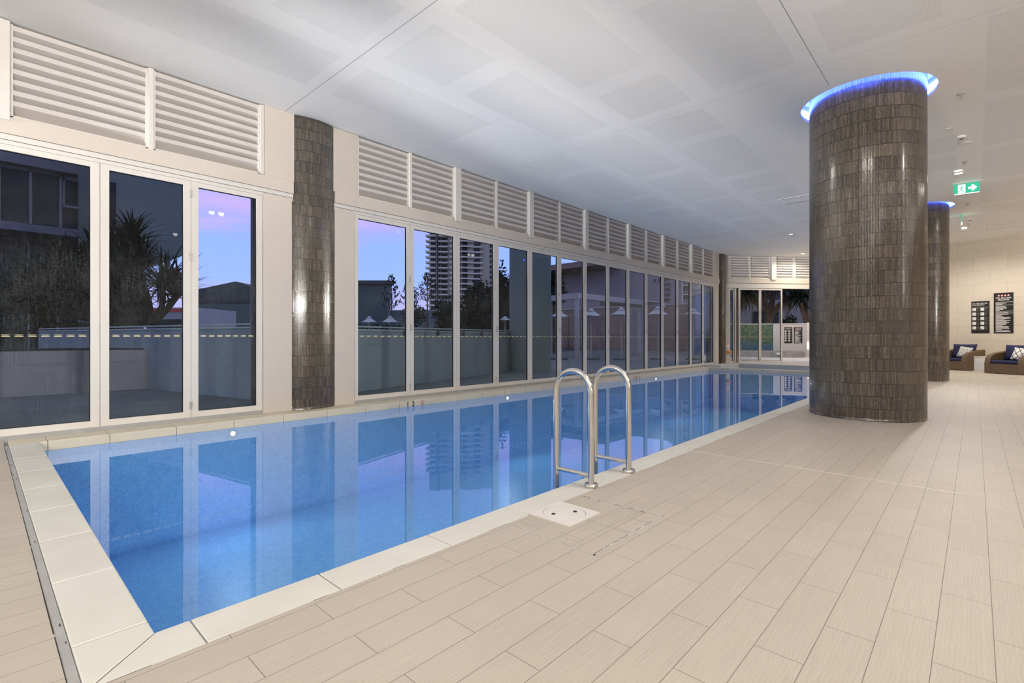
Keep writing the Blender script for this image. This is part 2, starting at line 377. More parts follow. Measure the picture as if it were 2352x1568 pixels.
# coping stones: joints are real gaps over grout
def stones(name, polys, z0=-.10, z1=0, face_mat=None, bev=.006):
    bm = B()
    for p in polys: prism(bm, p, z0, z1)
    o = new(name, bm, [M['coping']], bevel=bev); o['kind'] = 'structure'
    return o
g = .0016
ys = [PY0, .544, 1.04] + [1.64 + .602 * k for k in range(27)]
ys = [y for y in ys if y < PY1 - .1] + [PY1]
near = []
for i, (a, b2) in enumerate(zip(ys, ys[1:])):
    near.append([(-2.142, a + (g if i else 0)), (-1.935, a + (g if i else 0)), (-1.935, b2 - g), (-2.142, b2 - g)])
near[0] = [(-2.142, PY0 + .0015), (-1.935, PY0 - .215 + .0015), (-1.935, ys[1] - g), (-2.142, ys[1] - g)]
stones('trim_1', near)
xs = [-2.142, -2.246] + [-2.246 - .64 * k for k in range(1, 8)]; xs = [x for x in xs if x > -6.85] + [-6.9]
end = []
for i, (a, b2) in enumerate(zip(xs, xs[1:])):
    end.append([(a - (g if i else 0), PY0), (b2 + g, PY0), (b2 + g, PY0 - .215), (a - (g if i else 0), PY0 - .215)])
end[0] = [(-2.144, PY0), (xs[1] + g, PY0), (xs[1] + g, PY0 - .215), (-1.937, PY0 - .215)]
stones('trim_2', end)
yf = [PY0 - .215, .50, .996] + [1.614 + .6215 * k for k in range(27)]; yf = [y for y in yf if y < PY1 - .1] + [PY1 + .3]
far = [[(XF, a + g), (PX0, a + g), (PX0, b2 - g), (XF, b2 - g)] for a, b2 in zip(yf, yf[1:])]
stones('trim_3', far).data.materials[0] = M['cface']
xe = [PX0 + g] + [-6.42 + .64 * k for k in range(9)]; xe = [x for x in xe if x < -1.95] + [-1.937]
fe = [[(a + g, PY1), (b2 - g, PY1), (b2 - g, PY1 + .25), (a + g, PY1 + .25)] for a, b2 in zip(xe, xe[1:])]
stones('trim_4', fe).data.materials[0] = M['cface']
bm = B()      # grout bed under the joints and the worn strip beside the end coping
box(bm, -2.138, -1.937, PY0 - .21, PY1, -.12, -.004); box(bm, PX0, -1.94, PY0 - .212, PY0 - .004, -.12, -.004)
box(bm, XF, PX0 - .004, PY0 - .2, PY1 + .3, -.12, -.004); box(bm, PX0, -1.94, PY1 + .004, PY1 + .246, -.12, -.004)
new('trim_5', bm, M['jointgrout'])['kind'] = 'structure'
bm = B(); box(bm, -6.9, -1.937, .190, PY0 - .217, -.05, -.0015)
new('trim_9', bm, M['grout'])['kind'] = 'structure'
bm = B(); x = -6.9                     # ragged dark gaps between the planks and the end coping
while x < -1.95:
    w = R.uniform(.15, .5)
    box(bm, x, min(x + w, -1.94), .1885 - R.uniform(.0005, .0022), .1902, -.01, .0006); x += w + R.uniform(.0, .03)
    if R.random() < .6: w = R.uniform(.01, .05); f = R.uniform(.195, .215); box(bm, x - .1, x - .1 + w, f, f + .0025, -.01, .0005)
y = .25
while y < 9:
    w = R.uniform(.02, .16); box(bm, -1.9358, -1.9342, y, y + w, -.01, .0006); y += w + R.uniform(.1, .6)
new('trim_6', bm, M['darkgap'])['kind'] = 'structure'
bm = B(); box(bm, -1.93, -.05, 4.512, 4.519, -.01, .0008)
new('trim_7', bm, M['whiteplas'])['kind'] = 'structure'
# kerb under the window wall
bm = B(); box(bm, XF - .25, XF, -.83, 19.5, -.05, .05)
new('trim_8', bm, M['grout'])['kind'] = 'structure'

# ceiling: painted board with perforated fields and fine control joints
COLS = [(-1.10, 8.26), (-1.115, 16.13)]
xb = [(-6.25, -5.33), (-5.0, -4.07), (-3.75, -2.81), (-2.49, -1.53), (-1.2, -.24), (.09, 1.02), (1.35, 2.28), (2.6, 3.53), (3.85, 4.78), (5.1, 6.0)]
blocks = [(-1.8, 3.0, 0), (3.0, 6.83, 1), (6.83, 11.7, 2), (11.7, 16.55, 2), (16.55, 19.9, 1)]
fields = []
for i, (x0, x1) in enumerate(xb):
    for (a, b2, k) in blocks:
        if k == 1: segs = [(.2, 1.1), (1.42, 3.55)] if i % 2 == 1 else [(.2, 2.35), (2.67, 3.6)]
        elif k == 2: segs = [(.09, .99), (1.32, 3.42), (3.74, 4.67)] if i % 2 == 0 else [(.09, 2.27), (2.6, 4.73)]
        else: segs = [(.28, 2.4), (2.52, 4.65)] if i % 2 == 0 else [(.3, 1.2), (1.5, 3.43), (3.75, 4.66)]
        if i == 0: segs = [(.2, 2.3)] if k == 1 else segs
        for s0, s1 in segs:
            r = (x0, x1, a + s0, a + s1)
            if r[3] > 19.85: continue
            if any(abs((r[0] + r[1]) / 2 - cx) < 1.35 and r[2] < cy + 1.9 and r[3] > cy - 1.05 for cx, cy in COLS): continue
            fields.append(r)
fields += [(-1.2, -.24, 10.73, 11.5)]
holes = [(cx - .85, cx + .85, cy - .85, cy + .85) for cx, cy in COLS]
jx = [-1.369]; jw = .004; jy = [3.0, 6.83, 11.7, 16.55]
xcut = sorted(set([-7.4, 7.0] + [v for r in fields for v in r[:2]] + [v for h in holes for v in h[:2]] + [v + s for v in jx for s in (-jw, jw)]))
bm = B()
def cell_mat(x, y):
    for r in fields:
        if r[0] < x < r[1] and r[2] < y < r[3]: return 1
    if abs(x - jx[0]) < jw and -3 < y < 7.45: return 2
    if any(abs(y - j) < jw * (1 if j < 5 else .35) for j in jy): return 2
    return 0
ycut = sorted(set([-6, 19.9] + [v for r in fields for v in r[2:]] + [v for h in holes for v in h[2:]] + [v + s * (1 if v < 5 else .35) for v in jy for s in (-jw, jw)]))
for x0, x1 in zip(xcut, xcut[1:]):
    y0 = ycut[0]; run = None
    for ya, yb in zip(ycut, ycut[1:]):
        mx_, my_ = (x0 + x1) / 2, (ya + yb) / 2
        k = -1 if any(h[0] < mx_ < h[1] and h[2] < my_ < h[3] for h in holes) else cell_mat(mx_, my_)
        if run is not None and run[0] == k: run[2] = yb
        else:
            if run and run[0] >= 0: quad(bm, [(x0, run[1], ZC), (x0, run[2], ZC), (x1, run[2], ZC), (x1, run[1], ZC)], run[0])
            run = [k, ya, yb]
    if run[0] >= 0: quad(bm, [(x0, run[1], ZC), (x0, run[2], ZC), (x1, run[2], ZC), (x1, run[1], ZC)], run[0])
NS = 96
for (cx, cy), h in zip(COLS, holes):     # square-to-circle collar around each ring recess, then the recess itself
    inn, sq = [], []
    for i in range(NS):
        a = 2 * PI * i / NS; c, s = math.cos(a), math.sin(a); m = .85 / max(abs(c), abs(s))
        inn.append((cx + .76 * c, cy + .76 * s)); sq.append((cx + m * c, cy + m * s))
    for i in range(NS):
        j = (i + 1) % NS
        quad(bm, [(*inn[i], ZC), (*inn[j], ZC), (*sq[j], ZC), (*sq[i], ZC)], 0)
        quad(bm, [(*inn[i], ZC), (*inn[j], ZC), (*inn[j], ZC + .035), (*inn[i], ZC + .035)], 3)
        o2 = [(cx + .84 * math.cos(2*PI*q/NS), cy + .84 * math.sin(2*PI*q/NS)) for q in (i, j)]
        quad(bm, [(*inn[i], ZC + .035), (*inn[j], ZC + .035), (*o2[1], ZC + .035), (*o2[0], ZC + .035)], 3)
        quad(bm, [(*o2[0], ZC + .035), (*o2[1], ZC + .035), (*o2[1], ZC + .28), (*o2[0], ZC + .28)], 3)
        i2 = [(cx + .6 * math.cos(2*PI*q/NS), cy + .6 * math.sin(2*PI*q/NS)) for q in (i, j)]
        quad(bm, [(*o2[0], ZC + .28), (*o2[1], ZC + .28), (*i2[1], ZC + .28), (*i2[0], ZC + .28)], 3)
fpoly = [(-7.4, 19.9, ZC), (7.0, 19.9, ZC), (7.0, WR[1] + .2, ZC), (W0[0], W0[1] + .15, ZC), (T1[0], T1[1] + .2, ZC), (T0[0] - .2, T0[1], ZC)]
quad(bm, fpoly, 0)
o = new('ceiling', bm, [M['ceil'], M['perf'], M['grout'], M['cove']]); o['kind'] = 'structure'
for v in o.data.polygons: v.use_smooth = False
bm = B(); box(bm, -7.4, 7, -6, 24, ZC + .3, ZC + .5); new('roof_slab', bm, M['grout'])['kind'] = 'structure'

# walls
def wall_local(p, d): return Vector((p[0], p[1], 0)), math.atan2(d[1], d[0])
L = math.hypot(WR[0] - T1[0], WR[1] - T1[1])
bm = B(); box(bm, -.2, L + .2, 0, .2, 0, ZC + .3)
o = new('wall_back', bm, M['stone']); o['kind'] = 'structure'; o.location = (T1[0], T1[1], 0); o.rotation_euler = (0, 0, math.atan2(WR[1] - T1[1], WR[0] - T1[0]))
bm = B(); box(bm, 7.0, 7.2, -6, 21, 0, ZC + .3); new('wall_right', bm, M['stone'])['kind'] = 'structure'
bm = B(); box(bm, -7.4, 7.2, -6.2, -6, 0, ZC + .3); new('wall_front', bm, M['white'])['kind'] = 'structure'
bm = B(); box(bm, -7.45, -7.21, -6, -.84, 0, ZC + .3); new('wall_left', bm, M['panel'])['kind'] = 'structure'

# ---------------------------------------------------------------- window wall joinery (local x along the wall, y outwards)
ZB, ZG0, ZG1, ZT = .05, .121, 2.952, 3.012
def ring_frame(bm, x0, x1, z0, z1, sl, sr, sb, st, y0, y1):   # mitred frame
    I = (x0 + sl, x1 - sr, z0 + sb, z1 - st)
    for P4 in ([(x0, z0), (x1, z0), (I[1], I[2]), (I[0], I[2])], [(x1, z0), (x1, z1), (I[1], I[3]), (I[1], I[2])],
               [(x1, z1), (x0, z1), (I[0], I[3]), (I[1], I[3])], [(x0, z1), (x0, z0), (I[0], I[2]), (I[0], I[3])]):
        prism(bm, [(a, -b) for a, b in P4], y0, y1, Matrix(((1, 0, 0, 0), (0, 0, 1, 0), (0, -1, 0, 0), (0, 0, 0, 1))))
    return I
DN = [0]
ORD = ['first', 'second', 'third', 'fourth', 'fifth', 'sixth', 'seventh', 'eighth', 'ninth', 'tenth', 'eleventh', 'twelfth', 'thirteenth', 'fourteenth']
def leaf(origin, rz, w, label, hinge=False, handle=False, z0=ZB, z1=ZT, sl=.072, sr=.072, dashes=7):
    DN[0] += 1
    o = empty('door_%d' % DN[0], (origin[0], origin[1], 0), rz, label, 'door', None, 'structure')
    bm = B(); I = ring_frame(bm, .002, w - .002, z0, z1, sl, sr, .071, .06, 0, .055)
    new('frame', bm, M['frame'], o)
    bm = B()
    e = .004
    box(bm, I[0] - .002, I[0] + e, .016, .046, I[2], I[3]); box(bm, I[1] - e, I[1] + .002, .016, .046, I[2], I[3])
    box(bm, I[0], I[1], .016, .046, I[2] - .002, I[2] + e); box(bm, I[0], I[1], .016, .046, I[3] - e, I[3] + .002)
    new('seal', bm, M['seal'], o)
    bm = B(); box(bm, I[0] + .001, I[1] - .001, .027, .033, I[2] + .001, I[3] - .001)
    p = new('pane', bm, M['glass'], o)
    if dashes:
        bm = B(); gw = (I[1] - I[0]); dw = gw * .092; st = gw * .137; xx = I[0] + (gw - 6 * st - dw) / 2
        for k in range(dashes):
            for s in (-1, 1):
                prism(bm, [(xx, s*.010), (xx + dw, s*.010), (xx + dw, s*.006), (xx + dw*.75, s*.003), (xx + dw*.25, s*.003), (xx, s*.006)], .0245, .0265,
                      Matrix(((1, 0, 0, 0), (0, 0, 1, 0), (0, 1, 0, 1.07), (0, 0, 0, 1))))
            xx += st
        new('safety_marker', bm, M['gold'], p)
    if hinge:
        for z in (2.86, 2.06, .20):
            bm = B(); box(bm, w - .016, w + .016, -.012, 0, z - .05, z + .05)
            for zz in (-.03, 0, .03): lathe(bm, [(.008, -.013), (.008, .013)], 10, (w, -.012, z + zz))
            new('hinge', bm, M['hinge'], o)
    if handle:
        bm = B(); box(bm, w - .002, w + .034, -.016, 0, 1.16, 1.29); box(bm, w + .004, w + .028, -.021, -.016, 1.185, 1.265)
        new('handle', bm, M['hinge'], o, bevel=.003)
    return o
def louvre(origin, rz, w, label, z0=3.28, z1=4.25, grp='louvre panels above the folding doors'):
    o = empty('louvre_panel', (origin[0], origin[1], 0), rz, label, 'louvre', grp)
    bm = B()
    box(bm, 0, .022, .0, .14, z0, z1); box(bm, w - .022, w, .0, .14, z0, z1)
    box(bm, 0, w, .02, .14, z1 - .035, z1); box(bm, 0, w, .0, .15, z0, z0 + .03); box(bm, 0, w, .015, .03, z0 + .03, z0 + .045)
    new('frame', bm, M['frame'], o)
    bm = B(); n = 8; pitch = (z1 - z0 - .09) / n
    for i in range(n):
        z = z0 + .075 + pitch * (i + .62)
        prof = [(.012, z + .052), (.012, z + .004), (.128, z - .062), (.128, z - .098), (.132, z - .098), (.132, z - .058), (.018, z + .008), (.018, z + .052)]
        prism(bm, prof, .022, w - .022, Matrix(((0, 0, 1, 0), (1, 0, 0, 0), (0, 1, 0, 0), (0, 0, 0, 1))))
    new('blades', bm, M['louvre'], o)
    return o
TN = [20]
def trim(bm, mat, bevel=0, loc=None, rz=0):
    TN[0] += 1
    o = new('trim_%d' % TN[0], bm, mat, bevel=bevel); o['kind'] = 'structure'
    if loc: o.location = (loc[0], loc[1], 0); o.rotation_euler = (0, 0, rz)
    return o
# --- near bay of the window wall: Y -1.75 .. 2.70
rz = PI / 2
def wl(y): return (XF, y)
n1 = ['glass door leaf of the near bay lying just past the left edge', 'glass door leaf at the left photo edge showing the dark windowed building',
      'glass door leaf in the near bay showing the spiky dark tree', 'glass door leaf beside the tiled half column showing pink sky']
for i, (a, b2) in enumerate(((-.83, .06), (.06, .952), (.952, 1.84), (1.84, 2.70))):
    leaf(wl(a), rz, b2 - a, n1[i], hinge=i == 2, sl=.08, sr=.08)
louvre(wl(-.82), rz, .98, 'metal louvre panel above the doors, left of the first post')
louvre(wl(.24), rz, 1.155, 'wide metal louvre panel at the top left of the photo')
louvre(wl(1.45), rz, 1.215, 'wide metal louvre panel left of the tiled half column')
for y, w, pr, zb in ((.20, .075, .05, 3.25), (1.423, .052, .03, 3.27), (2.69, .05, .012, 3.30)):
    bm = B(); box(bm, XF - .06, XF + pr, y - w/2, y + w/2, zb, 4.255); trim(bm, M['frame'], .003)
# --- long bay: fourteen leaves
J = [4.09 + 1.0632 * k for k in range(15)]
for i in range(14):
    leaf(wl(J[i]), rz, J[i+1] - J[i], 'glass folding door leaf along the pool, %s past the tiled half column' % ORD[i], hinge=i % 2 == 0, handle=i % 2 == 0 and i > -1, sl=.06 if i == 0 else .075)
for i in range(14):
    a, b2 = J[i] + (.06 if i % 2 == 0 else .02), J[i+1] - (.02 if i % 2 == 0 else .06)
    louvre(wl(a), rz, b2 - a, 'metal louvre panel along the pool, %s past the tiled half column' % ORD[i])
for k in range(1, 14):
    wdt, pr = ((.14, .06) if k % 2 == 0 else (.045, .03))
    bm = B(); box(bm, XF - .06, XF + pr, J[k] - wdt/2, J[k] + wdt/2, 3.265 if k % 2 else 3.25, 4.26); trim(bm, M['frame'], .003)
# fascia, head track, cladding panels
for (a, b2) in ((-.83, 3.115), (3.745, 19.40)):
    bm = B(); box(bm, XF - .14, XF + .035, a, b2, 3.118, 3.29); trim(bm, M['panel'], .003)
    bm = B(); box(bm, XF - .1, XF + .012, a, b2, 3.06, 3.116); box(bm, XF - .1, XF + .004, a, b2, 3.014, 3.056); trim(bm, M['frame'], .002)
for (a, b2) in ((2.705, 3.10), (3.755, 4.085), (J[14] + .03, 19.40)):
    bm = B(); box(bm, XF - .14, XF + .006, a, b2, .002, 3.056); trim(bm, M['panel'], .002)
for (a, b2) in ((2.72, 3.13), (3.725, 4.15), (J[14] - .02, 19.42)):
    bm = B(); box(bm, XF - .14, XF + .012, a, b2, 3.292, 4.268); trim(bm, M['panel'], .002)
# --- transverse folding wall at the far end
rt = math.atan2(TD[1], TD[0])
def tw(s): return (T0[0] + TD[0]*s, T0[1] + TD[1]*s)
def ts(px):
    x, y, Z = angle_pt(px, T0, TD); return math.hypot(x - T0[0], y - T0[1])
o = leaf(tw(ts(1697)), rt, ts(1745.8) - ts(1697), 'left of the two closed glass door leaves at the far end', hinge=True, z0=.065, z1=2.99, sl=.06, sr=.05)
leaf(tw(ts(1746)), rt, ts(1797) - ts(1746), 'right of the two closed glass door leaves at the far end', z0=.065, z1=2.99, sl=.05, sr=.06)
s0 = ts(1694.5)
leaf(tw(s0 - .05), rt + math.radians(96), .95, 'glass door leaf folded back outdoors at the far end', z0=.065, z1=2.99, dashes=0)
bm = B(); box(bm, -.035, .03, .0, .07, .065, 2.99); trim(bm, M['brown'], 0, tw(ts(1692.5)), rt)
leaf(tw(ts(1676)), rt + math.radians(12), .22, 'narrow glass side leaf at the far end corner', z0=.065, z1=2.99, sl=.02, sr=.05, dashes=0)
bm = B(); box(bm, 0, 5.0, -.035, .14, 3.20, 3.36); trim(bm, M['panel'], .003, T0, rt)
bm = B(); box(bm, 0, 5.0, -.01, .12, 3.0, 3.195); trim(bm, M['frame'], .003, T0, rt)
bm = B(); box(bm, 0.0, ts(1676), 0, .14, .06, 3.0); trim(bm, M['panel'], .002, T0, rt)
bm = B(); box(bm, 0.0, ts(1677), 0, .14, 3.362, ZC); trim(bm, M['panel'], .002, T0, rt)
bm = B(); box(bm, 3.75, 5.0, 0, .14, .06, 3.0); trim(bm, M['panel'], .002, T0, rt)
tl = ['first metal louvre panel of the far end wall', 'metal louvre panel of the far end wall left of its wide post',
      'metal louvre panel of the far end wall right of its wide post', 'metal louvre panel of the far end wall beside the big column', 'far end louvre panel hidden behind the big column']
for i, (a, b2) in enumerate(((1677.5, 1721), (1723.5, 1769), (1781, 1823), (1826.5, 1868), (1872, 1905))):
    louvre(tw(ts(a)), rt, ts(b2) - ts(a), tl[i], 3.37, 4.255, 'louvre panels of the far end wall')
for a, wdt, pr in ((1722.2, .045, .03), (1775.5, .2, .08), (1825, .045, .03)):
    bm = B(); box(bm, -wdt/2, wdt/2, -pr, .06, 3.34, 4.265); trim(bm, M['frame'], .003, tw(ts(a)), rt)

# ---------------------------------------------------------------- tiled columns
def column(name, c, r, z1, label, ribs=256, a0=0, a1=2*PI, grp=None):
    o = empty(name, (c[0], c[1], 0), 0, label, 'column', grp)
    bm = B(); n = ribs * 4; full = a1 - a0 > 6
    lo, hi = [], []
    for i in range(n + (0 if full else 1)):
        a = 2 * PI * i / n; ph = (i % 4)
        rr = r + (.0014, .0046, .005, .0046)[ph] - .005
        lo.append(bm.verts.new((rr * math.cos(a), rr * math.sin(a), 0))); hi.append(bm.verts.new((rr * math.cos(a), rr * math.sin(a), z1)))
    for i in range(n): bm.faces.new((lo[i], lo[(i+1) % n], hi[(i+1) % n], hi[i]))
    new('tiled_shaft', bm, M['tile'], o, smooth=True, auto=30)
    bm = B(); lathe(bm, [(r + .004, 0), (r + .004, .03), (r - .004, .036)], 96, cap=False)
    new('base_strip', bm, M['tile'], o, smooth=True)
    return o
column('tiled_column', COLS[0], .655, ZC + .27, 'large round column clad in dark glossy finger tiles standing on the deck')
column('tiled_column', COLS[1], .655, ZC + .27, 'farther round tiled column behind the large one, near the armchairs')
column('tiled_column', (XF + .085 - .65, 3.43), .65, ZC - .002, 'dark tiled half column set between the window bays')
column('tiled_column', (-7.45, 19.74), .36, ZC - .002, 'slim visible strip of tiled column in the far window corner')
for (cx, cy), lb in zip(COLS, ('glowing blue light ring at the top of the large column', 'glowing blue light ring at the top of the farther column')):
    o = empty('cove_light', (cx, cy, ZC), 0, lb, 'light', 'blue cove lights around columns')
    bm = B(); lathe(bm, [(.838, .075), (.838, .20), (.828, .20), (.828, .075), (.838, .075)], 96, cap=False)
    new('led_strip', bm, M['blueled'], o, smooth=True)

# ---------------------------------------------------------------- pool furniture
for nm, y, lb in (('near', 2.949, 'nearer curved steel grab rail at the pool edge'), ('far', 3.468, 'farther curved steel grab rail at the pool edge')):
    o = empty('grab_rail', (-1.98, y, 0), 0, lb, 'handrail', 'steel grab rails of the pool ladder')
    bm = B(); r, hw = .0215, .155
    pts = [(0, 0, .0), (0, 0, .3), (0, 0, .655)] + [(-hw + hw * math.cos(a), 0, .655 + hw * math.sin(a)) for a in [PI * k / 16 for k in range(1, 16)]] + [(-2*hw, 0, .655), (-2*hw, 0, .2), (-2*hw, 0, -1.0)]
    tube(bm, pts, r, 20); new('rail_tube', bm, M['steel'], o, smooth=True, auto=50)
    bm = B(); tube(bm, [(-.003, 0, .078), (-2*hw + .003, 0, .078)], .0165, 16); new('crossbar', bm, M['steel'], o, smooth=True, auto=50)
    bm = B(); lathe(bm, [(.048, 0), (.05, .006), (.049, .018), (.043, .026), (.024, .029)], 32); new('flange', bm, M['steel'], o, smooth=True, auto=50)
# access cover and round skimmer lid
o = empty('access_cover', (-1.64, 2.39, 0), 0, 'square pool access panel with trim frame around the white skimmer lid', 'access cover')
bm = B(); w = .009
x0, x1, y0, y1 = -.292, .297, -.36, .36
box(bm, x0, x1, y0, y0 + w, -.01, .0022); box(bm, x0, x1, y1 - w, y1, -.01, .0022); box(bm, x1 - w, x1, y0, y1, -.01, .0022)
new('trim_frame', bm, M['covertrim'], o)
bm = B(); y = y0 + .02
while y < y1 - .13:
    l = R.uniform(.02, .1); box(bm, x1 - w - .004, x1 - w, y, y + l, -.01, .0015); y += l + R.uniform(.01, .08)
x = x0 + .03
while x < x1 - .14:
    l = R.uniform(.02, .1); box(bm, x, x + l, y0 + w, y0 + w + .003, -.01, .0015); box(bm, x, x + l*.6, y1 - w - .003, y1 - w, -.01, .0015); x += l + R.uniform(.02, .1)
new('broken_grout', bm, M['darkgap'], o)
bm = B(); box(bm, x0 + .002, x1 - w, -.0015, .0015, -.01, .0012); box(bm, .148, .150, y0 + w, y1 - w, -.01, .0012); box(bm, .0, .148, -.246, -.243, -.01, .0012); box(bm, .15, x1 - w, .2, .2025, -.01, .0012)
new('plank_joint', bm, M['grout'], o)
o = empty('skimmer_lid', (-1.795, 2.39, 0), 0, 'round white skimmer lid in a square plate beside the grab rails', 'drain cover')
bm = B(); n = 48; hs = .152
inn = [(.128*math.cos(2*PI*i/n), .128*math.sin(2*PI*i/n)) for i in range(n)]
sq = []
for i in range(n):
    a = 2*PI*i/n; c, s = math.cos(a), math.sin(a); m = hs / max(abs(c), abs(s)); sq.append((m*c, m*s))
for i in range(n):
    j = (i+1) % n
    quad(bm, [(*inn[i], .006), (*inn[j], .006), (*sq[j], .006), (*sq[i], .006)]); quad(bm, [(*sq[i], .006), (*sq[j], .006), (*sq[j], 0), (*sq[i], 0)]); quad(bm, [(*inn[i], .006), (*inn[j], .006), (*inn[j], -.01), (*inn[i], -.01)])
new('square_plate', bm, M['lid'], o)
bm = B(); lathe(bm, [(.125, -.008), (.125, .0035), (.1225, .0062)], 48); new('round_lid', bm, M['lid'], o)
for (sx, sy) in ((-.035, -.06), (.035, .06)):
    bm = B(); box(bm, -.011, .011, -.014, .014, .0058, .0068, Matrix.Translation((sx, sy, 0)) @ Matrix.Rotation(.5, 4, 'Z')); new('finger_hole', bm, M['black'], o)
# depth marks and no-diving symbols on the far coping face
for y, grp in ((4.94, 0), (12.43, 1)):
    o = empty('depth_marking', (PX0 + .001, y, WZ), 0, ('black 13 depth number and no diving symbol on the near stretch of coping', 'black 13 depth number and no diving symbol near the far pool end')[grp], 'pool marking', 'depth markings on the coping')
    fm = Matrix(((0, 0, 1, .0005), (1, 0, 0, 0), (0, 1, 0, 0), (0, 0, 0, 1)))
    for ch, dy in (('1', -.055), ('3', .055)):
        bm = B(); text_bm(bm, ch, .115, Matrix.Translation((0, dy, .0)) @ fm, .0006); new('numeral', bm, M['numeral'], o)
    bm = B(); r0, r1, cc, zc = .036, .041, .24, .04
    for i in range(32):
        a, b2 = 2*PI*i/32, 2*PI*(i+1)/32
        quad(bm, [(.0012, cc + r0*math.cos(a), zc + r0*math.sin(a)), (.0012, cc + r1*math.cos(a), zc + r1*math.sin(a)), (.0012, cc + r1*math.cos(b2), zc + r1*math.sin(b2)), (.0012, cc + r0*math.cos(b2), zc + r0*math.sin(b2))])
    quad(bm, [(.0014, cc - .03, zc + .026), (.0014, cc - .026, zc + .03), (.0014, cc + .03, zc - .026), (.0014, cc + .026, zc - .03)])
    new('red_ring', bm, M['red'], o)
    bm = B()
    for p, q in (((-.014, .018), (.012, -.014)), ((.012, .012), (-.012, -.012)), ((-.02, -.018), (.02, -.018))):
        dx, dz = q[0] - p[0], q[1] - p[1]; l = math.hypot(dx, dz); nx, nz = -dz/l*.003, dx/l*.003
        quad(bm, [(.001, cc + p[0] + nx, zc + p[1] + nz), (.001, cc + p[0] - nx, zc + p[1] - nz), (.001, cc + q[0] - nx, zc + q[1] - nz), (.001, cc + q[0] + nx, zc + q[1] + nz)])
    new('diver_symbol', bm, M['numeral'], o)
# underwater lamps
for y, lb in ((2.22, 'glowing underwater lamp in the pool wall below the tiled half column bay'), (7.28, 'glowing underwater lamp in the pool wall behind the grab rails'), (13.64, 'glowing underwater lamp in the pool wall near the far end')):
    o = empty('pool_lamp', (PX0, y, -.165), 0, lb, 'lamp', 'underwater pool lamps')
    my = Matrix.Rotation(PI/2, 4, 'Y')
    bm = B(); lathe(bm, [(.034, 0), (.034, .012), (.027, .012)], 24); bmesh.ops.transform(bm, matrix=my, verts=bm.verts); new('bezel', bm, M['steel'], o)
    bm = B(); lathe(bm, [(.026, .011), (.024, .016), (.008, .018)], 24); bmesh.ops.transform(bm, matrix=my, verts=bm.verts); new('lens', bm, M['poollamp'], o)
    li = bpy.data.lights.new('pool_lamp_beam', 'SPOT'); li.energy = 22; li.color = (.7, .85, 1); li.spot_size = math.radians(150); li.spot_blend = .6; li.shadow_soft_size = .04
    lo = bpy.data.objects.new('beam', li); C.objects.link(lo); lo.parent = o; lo.location = (.05, 0, -.05); lo.rotation_euler = (0, math.radians(-75), 0)

# ---------------------------------------------------------------- ceiling fittings
def spot(name, loc, e, col=(1, .94, .86), size=165, blend=.5, soft=.06, rot=(0, 0, 0)):
    li = bpy.data.lights.new(name, 'SPOT'); li.energy = e; li.color = col; li.spot_size = math.radians(size); li.spot_blend = blend; li.shadow_soft_size = soft
    lo = bpy.data.objects.new(name, li); C.objects.link(lo); lo.location = loc; lo.rotation_euler = rot; return lo
LAMP = 140
def downlight(x, y, label, e=LAMP, grp='recessed ceiling downlights', col=(1, .94, .86)):
    o = empty('downlight', (x, y, ZC), 0, label, 'ceiling light', grp)
    bm = B(); lathe(bm, [(.085, 0), (.083, -.008), (.068, -.010), (.066, -.002)], 32, cap=False); new('trim_ring', bm, M['white'], o, smooth=True)
    bm = B(); lathe(bm, [(.066, -.004), (.03, -.0065), (.001, -.007)], 32, cap=False); new('lens', bm, M['lampglow'], o, smooth=True)
    spot('downlight_beam', (x, y, ZC - .03), e, col)
    return o
for y in (4.2, 13.0, 19.75):
    for k, dy in enumerate((-.11, .11)):
        wh = {4.2: 'above the deck nearest the camera', 13.0: 'between the two columns', 19.75: 'beyond the farther column'}[y]
        downlight(-.24, y + dy, '%s glowing round downlight of the pair %s' % (('nearer', 'farther')[k], wh), LAMP * {4.2: .9, 13.0: 1.5, 19.75: 1.6}[y])
WARM, COOL = (1, .86, .66), (.86, .93, 1)
for x, y, wh, k, c in ((-.24, -3.6, 'behind the camera by the pool end', 1.3, COOL), (-4.6, -3.2, 'added over the deck left of the pool end for cool light', 2.2, COOL), (3.6, -3.6, 'at the front right of the room', 1.2, (1, .94, .86)), (3.6, 4.2, 'over the open deck to the right', 1.2, (1, .94, .86)),
                       (3.6, 12.2, 'over the right side of the deck', 1.9, (1, .94, .86)), (3.6, 18.0, 'above the armchairs at the right', 1.9, WARM)):
    downlight(x, y, 'round ceiling downlight ' + wh, LAMP * k, col=c)  # out of view: rows assumed, cool left one added in place of daylight
downlight(-4.85, 21.6, 'round ceiling downlight above the far end louvres', LAMP * 1.2, col=WARM)
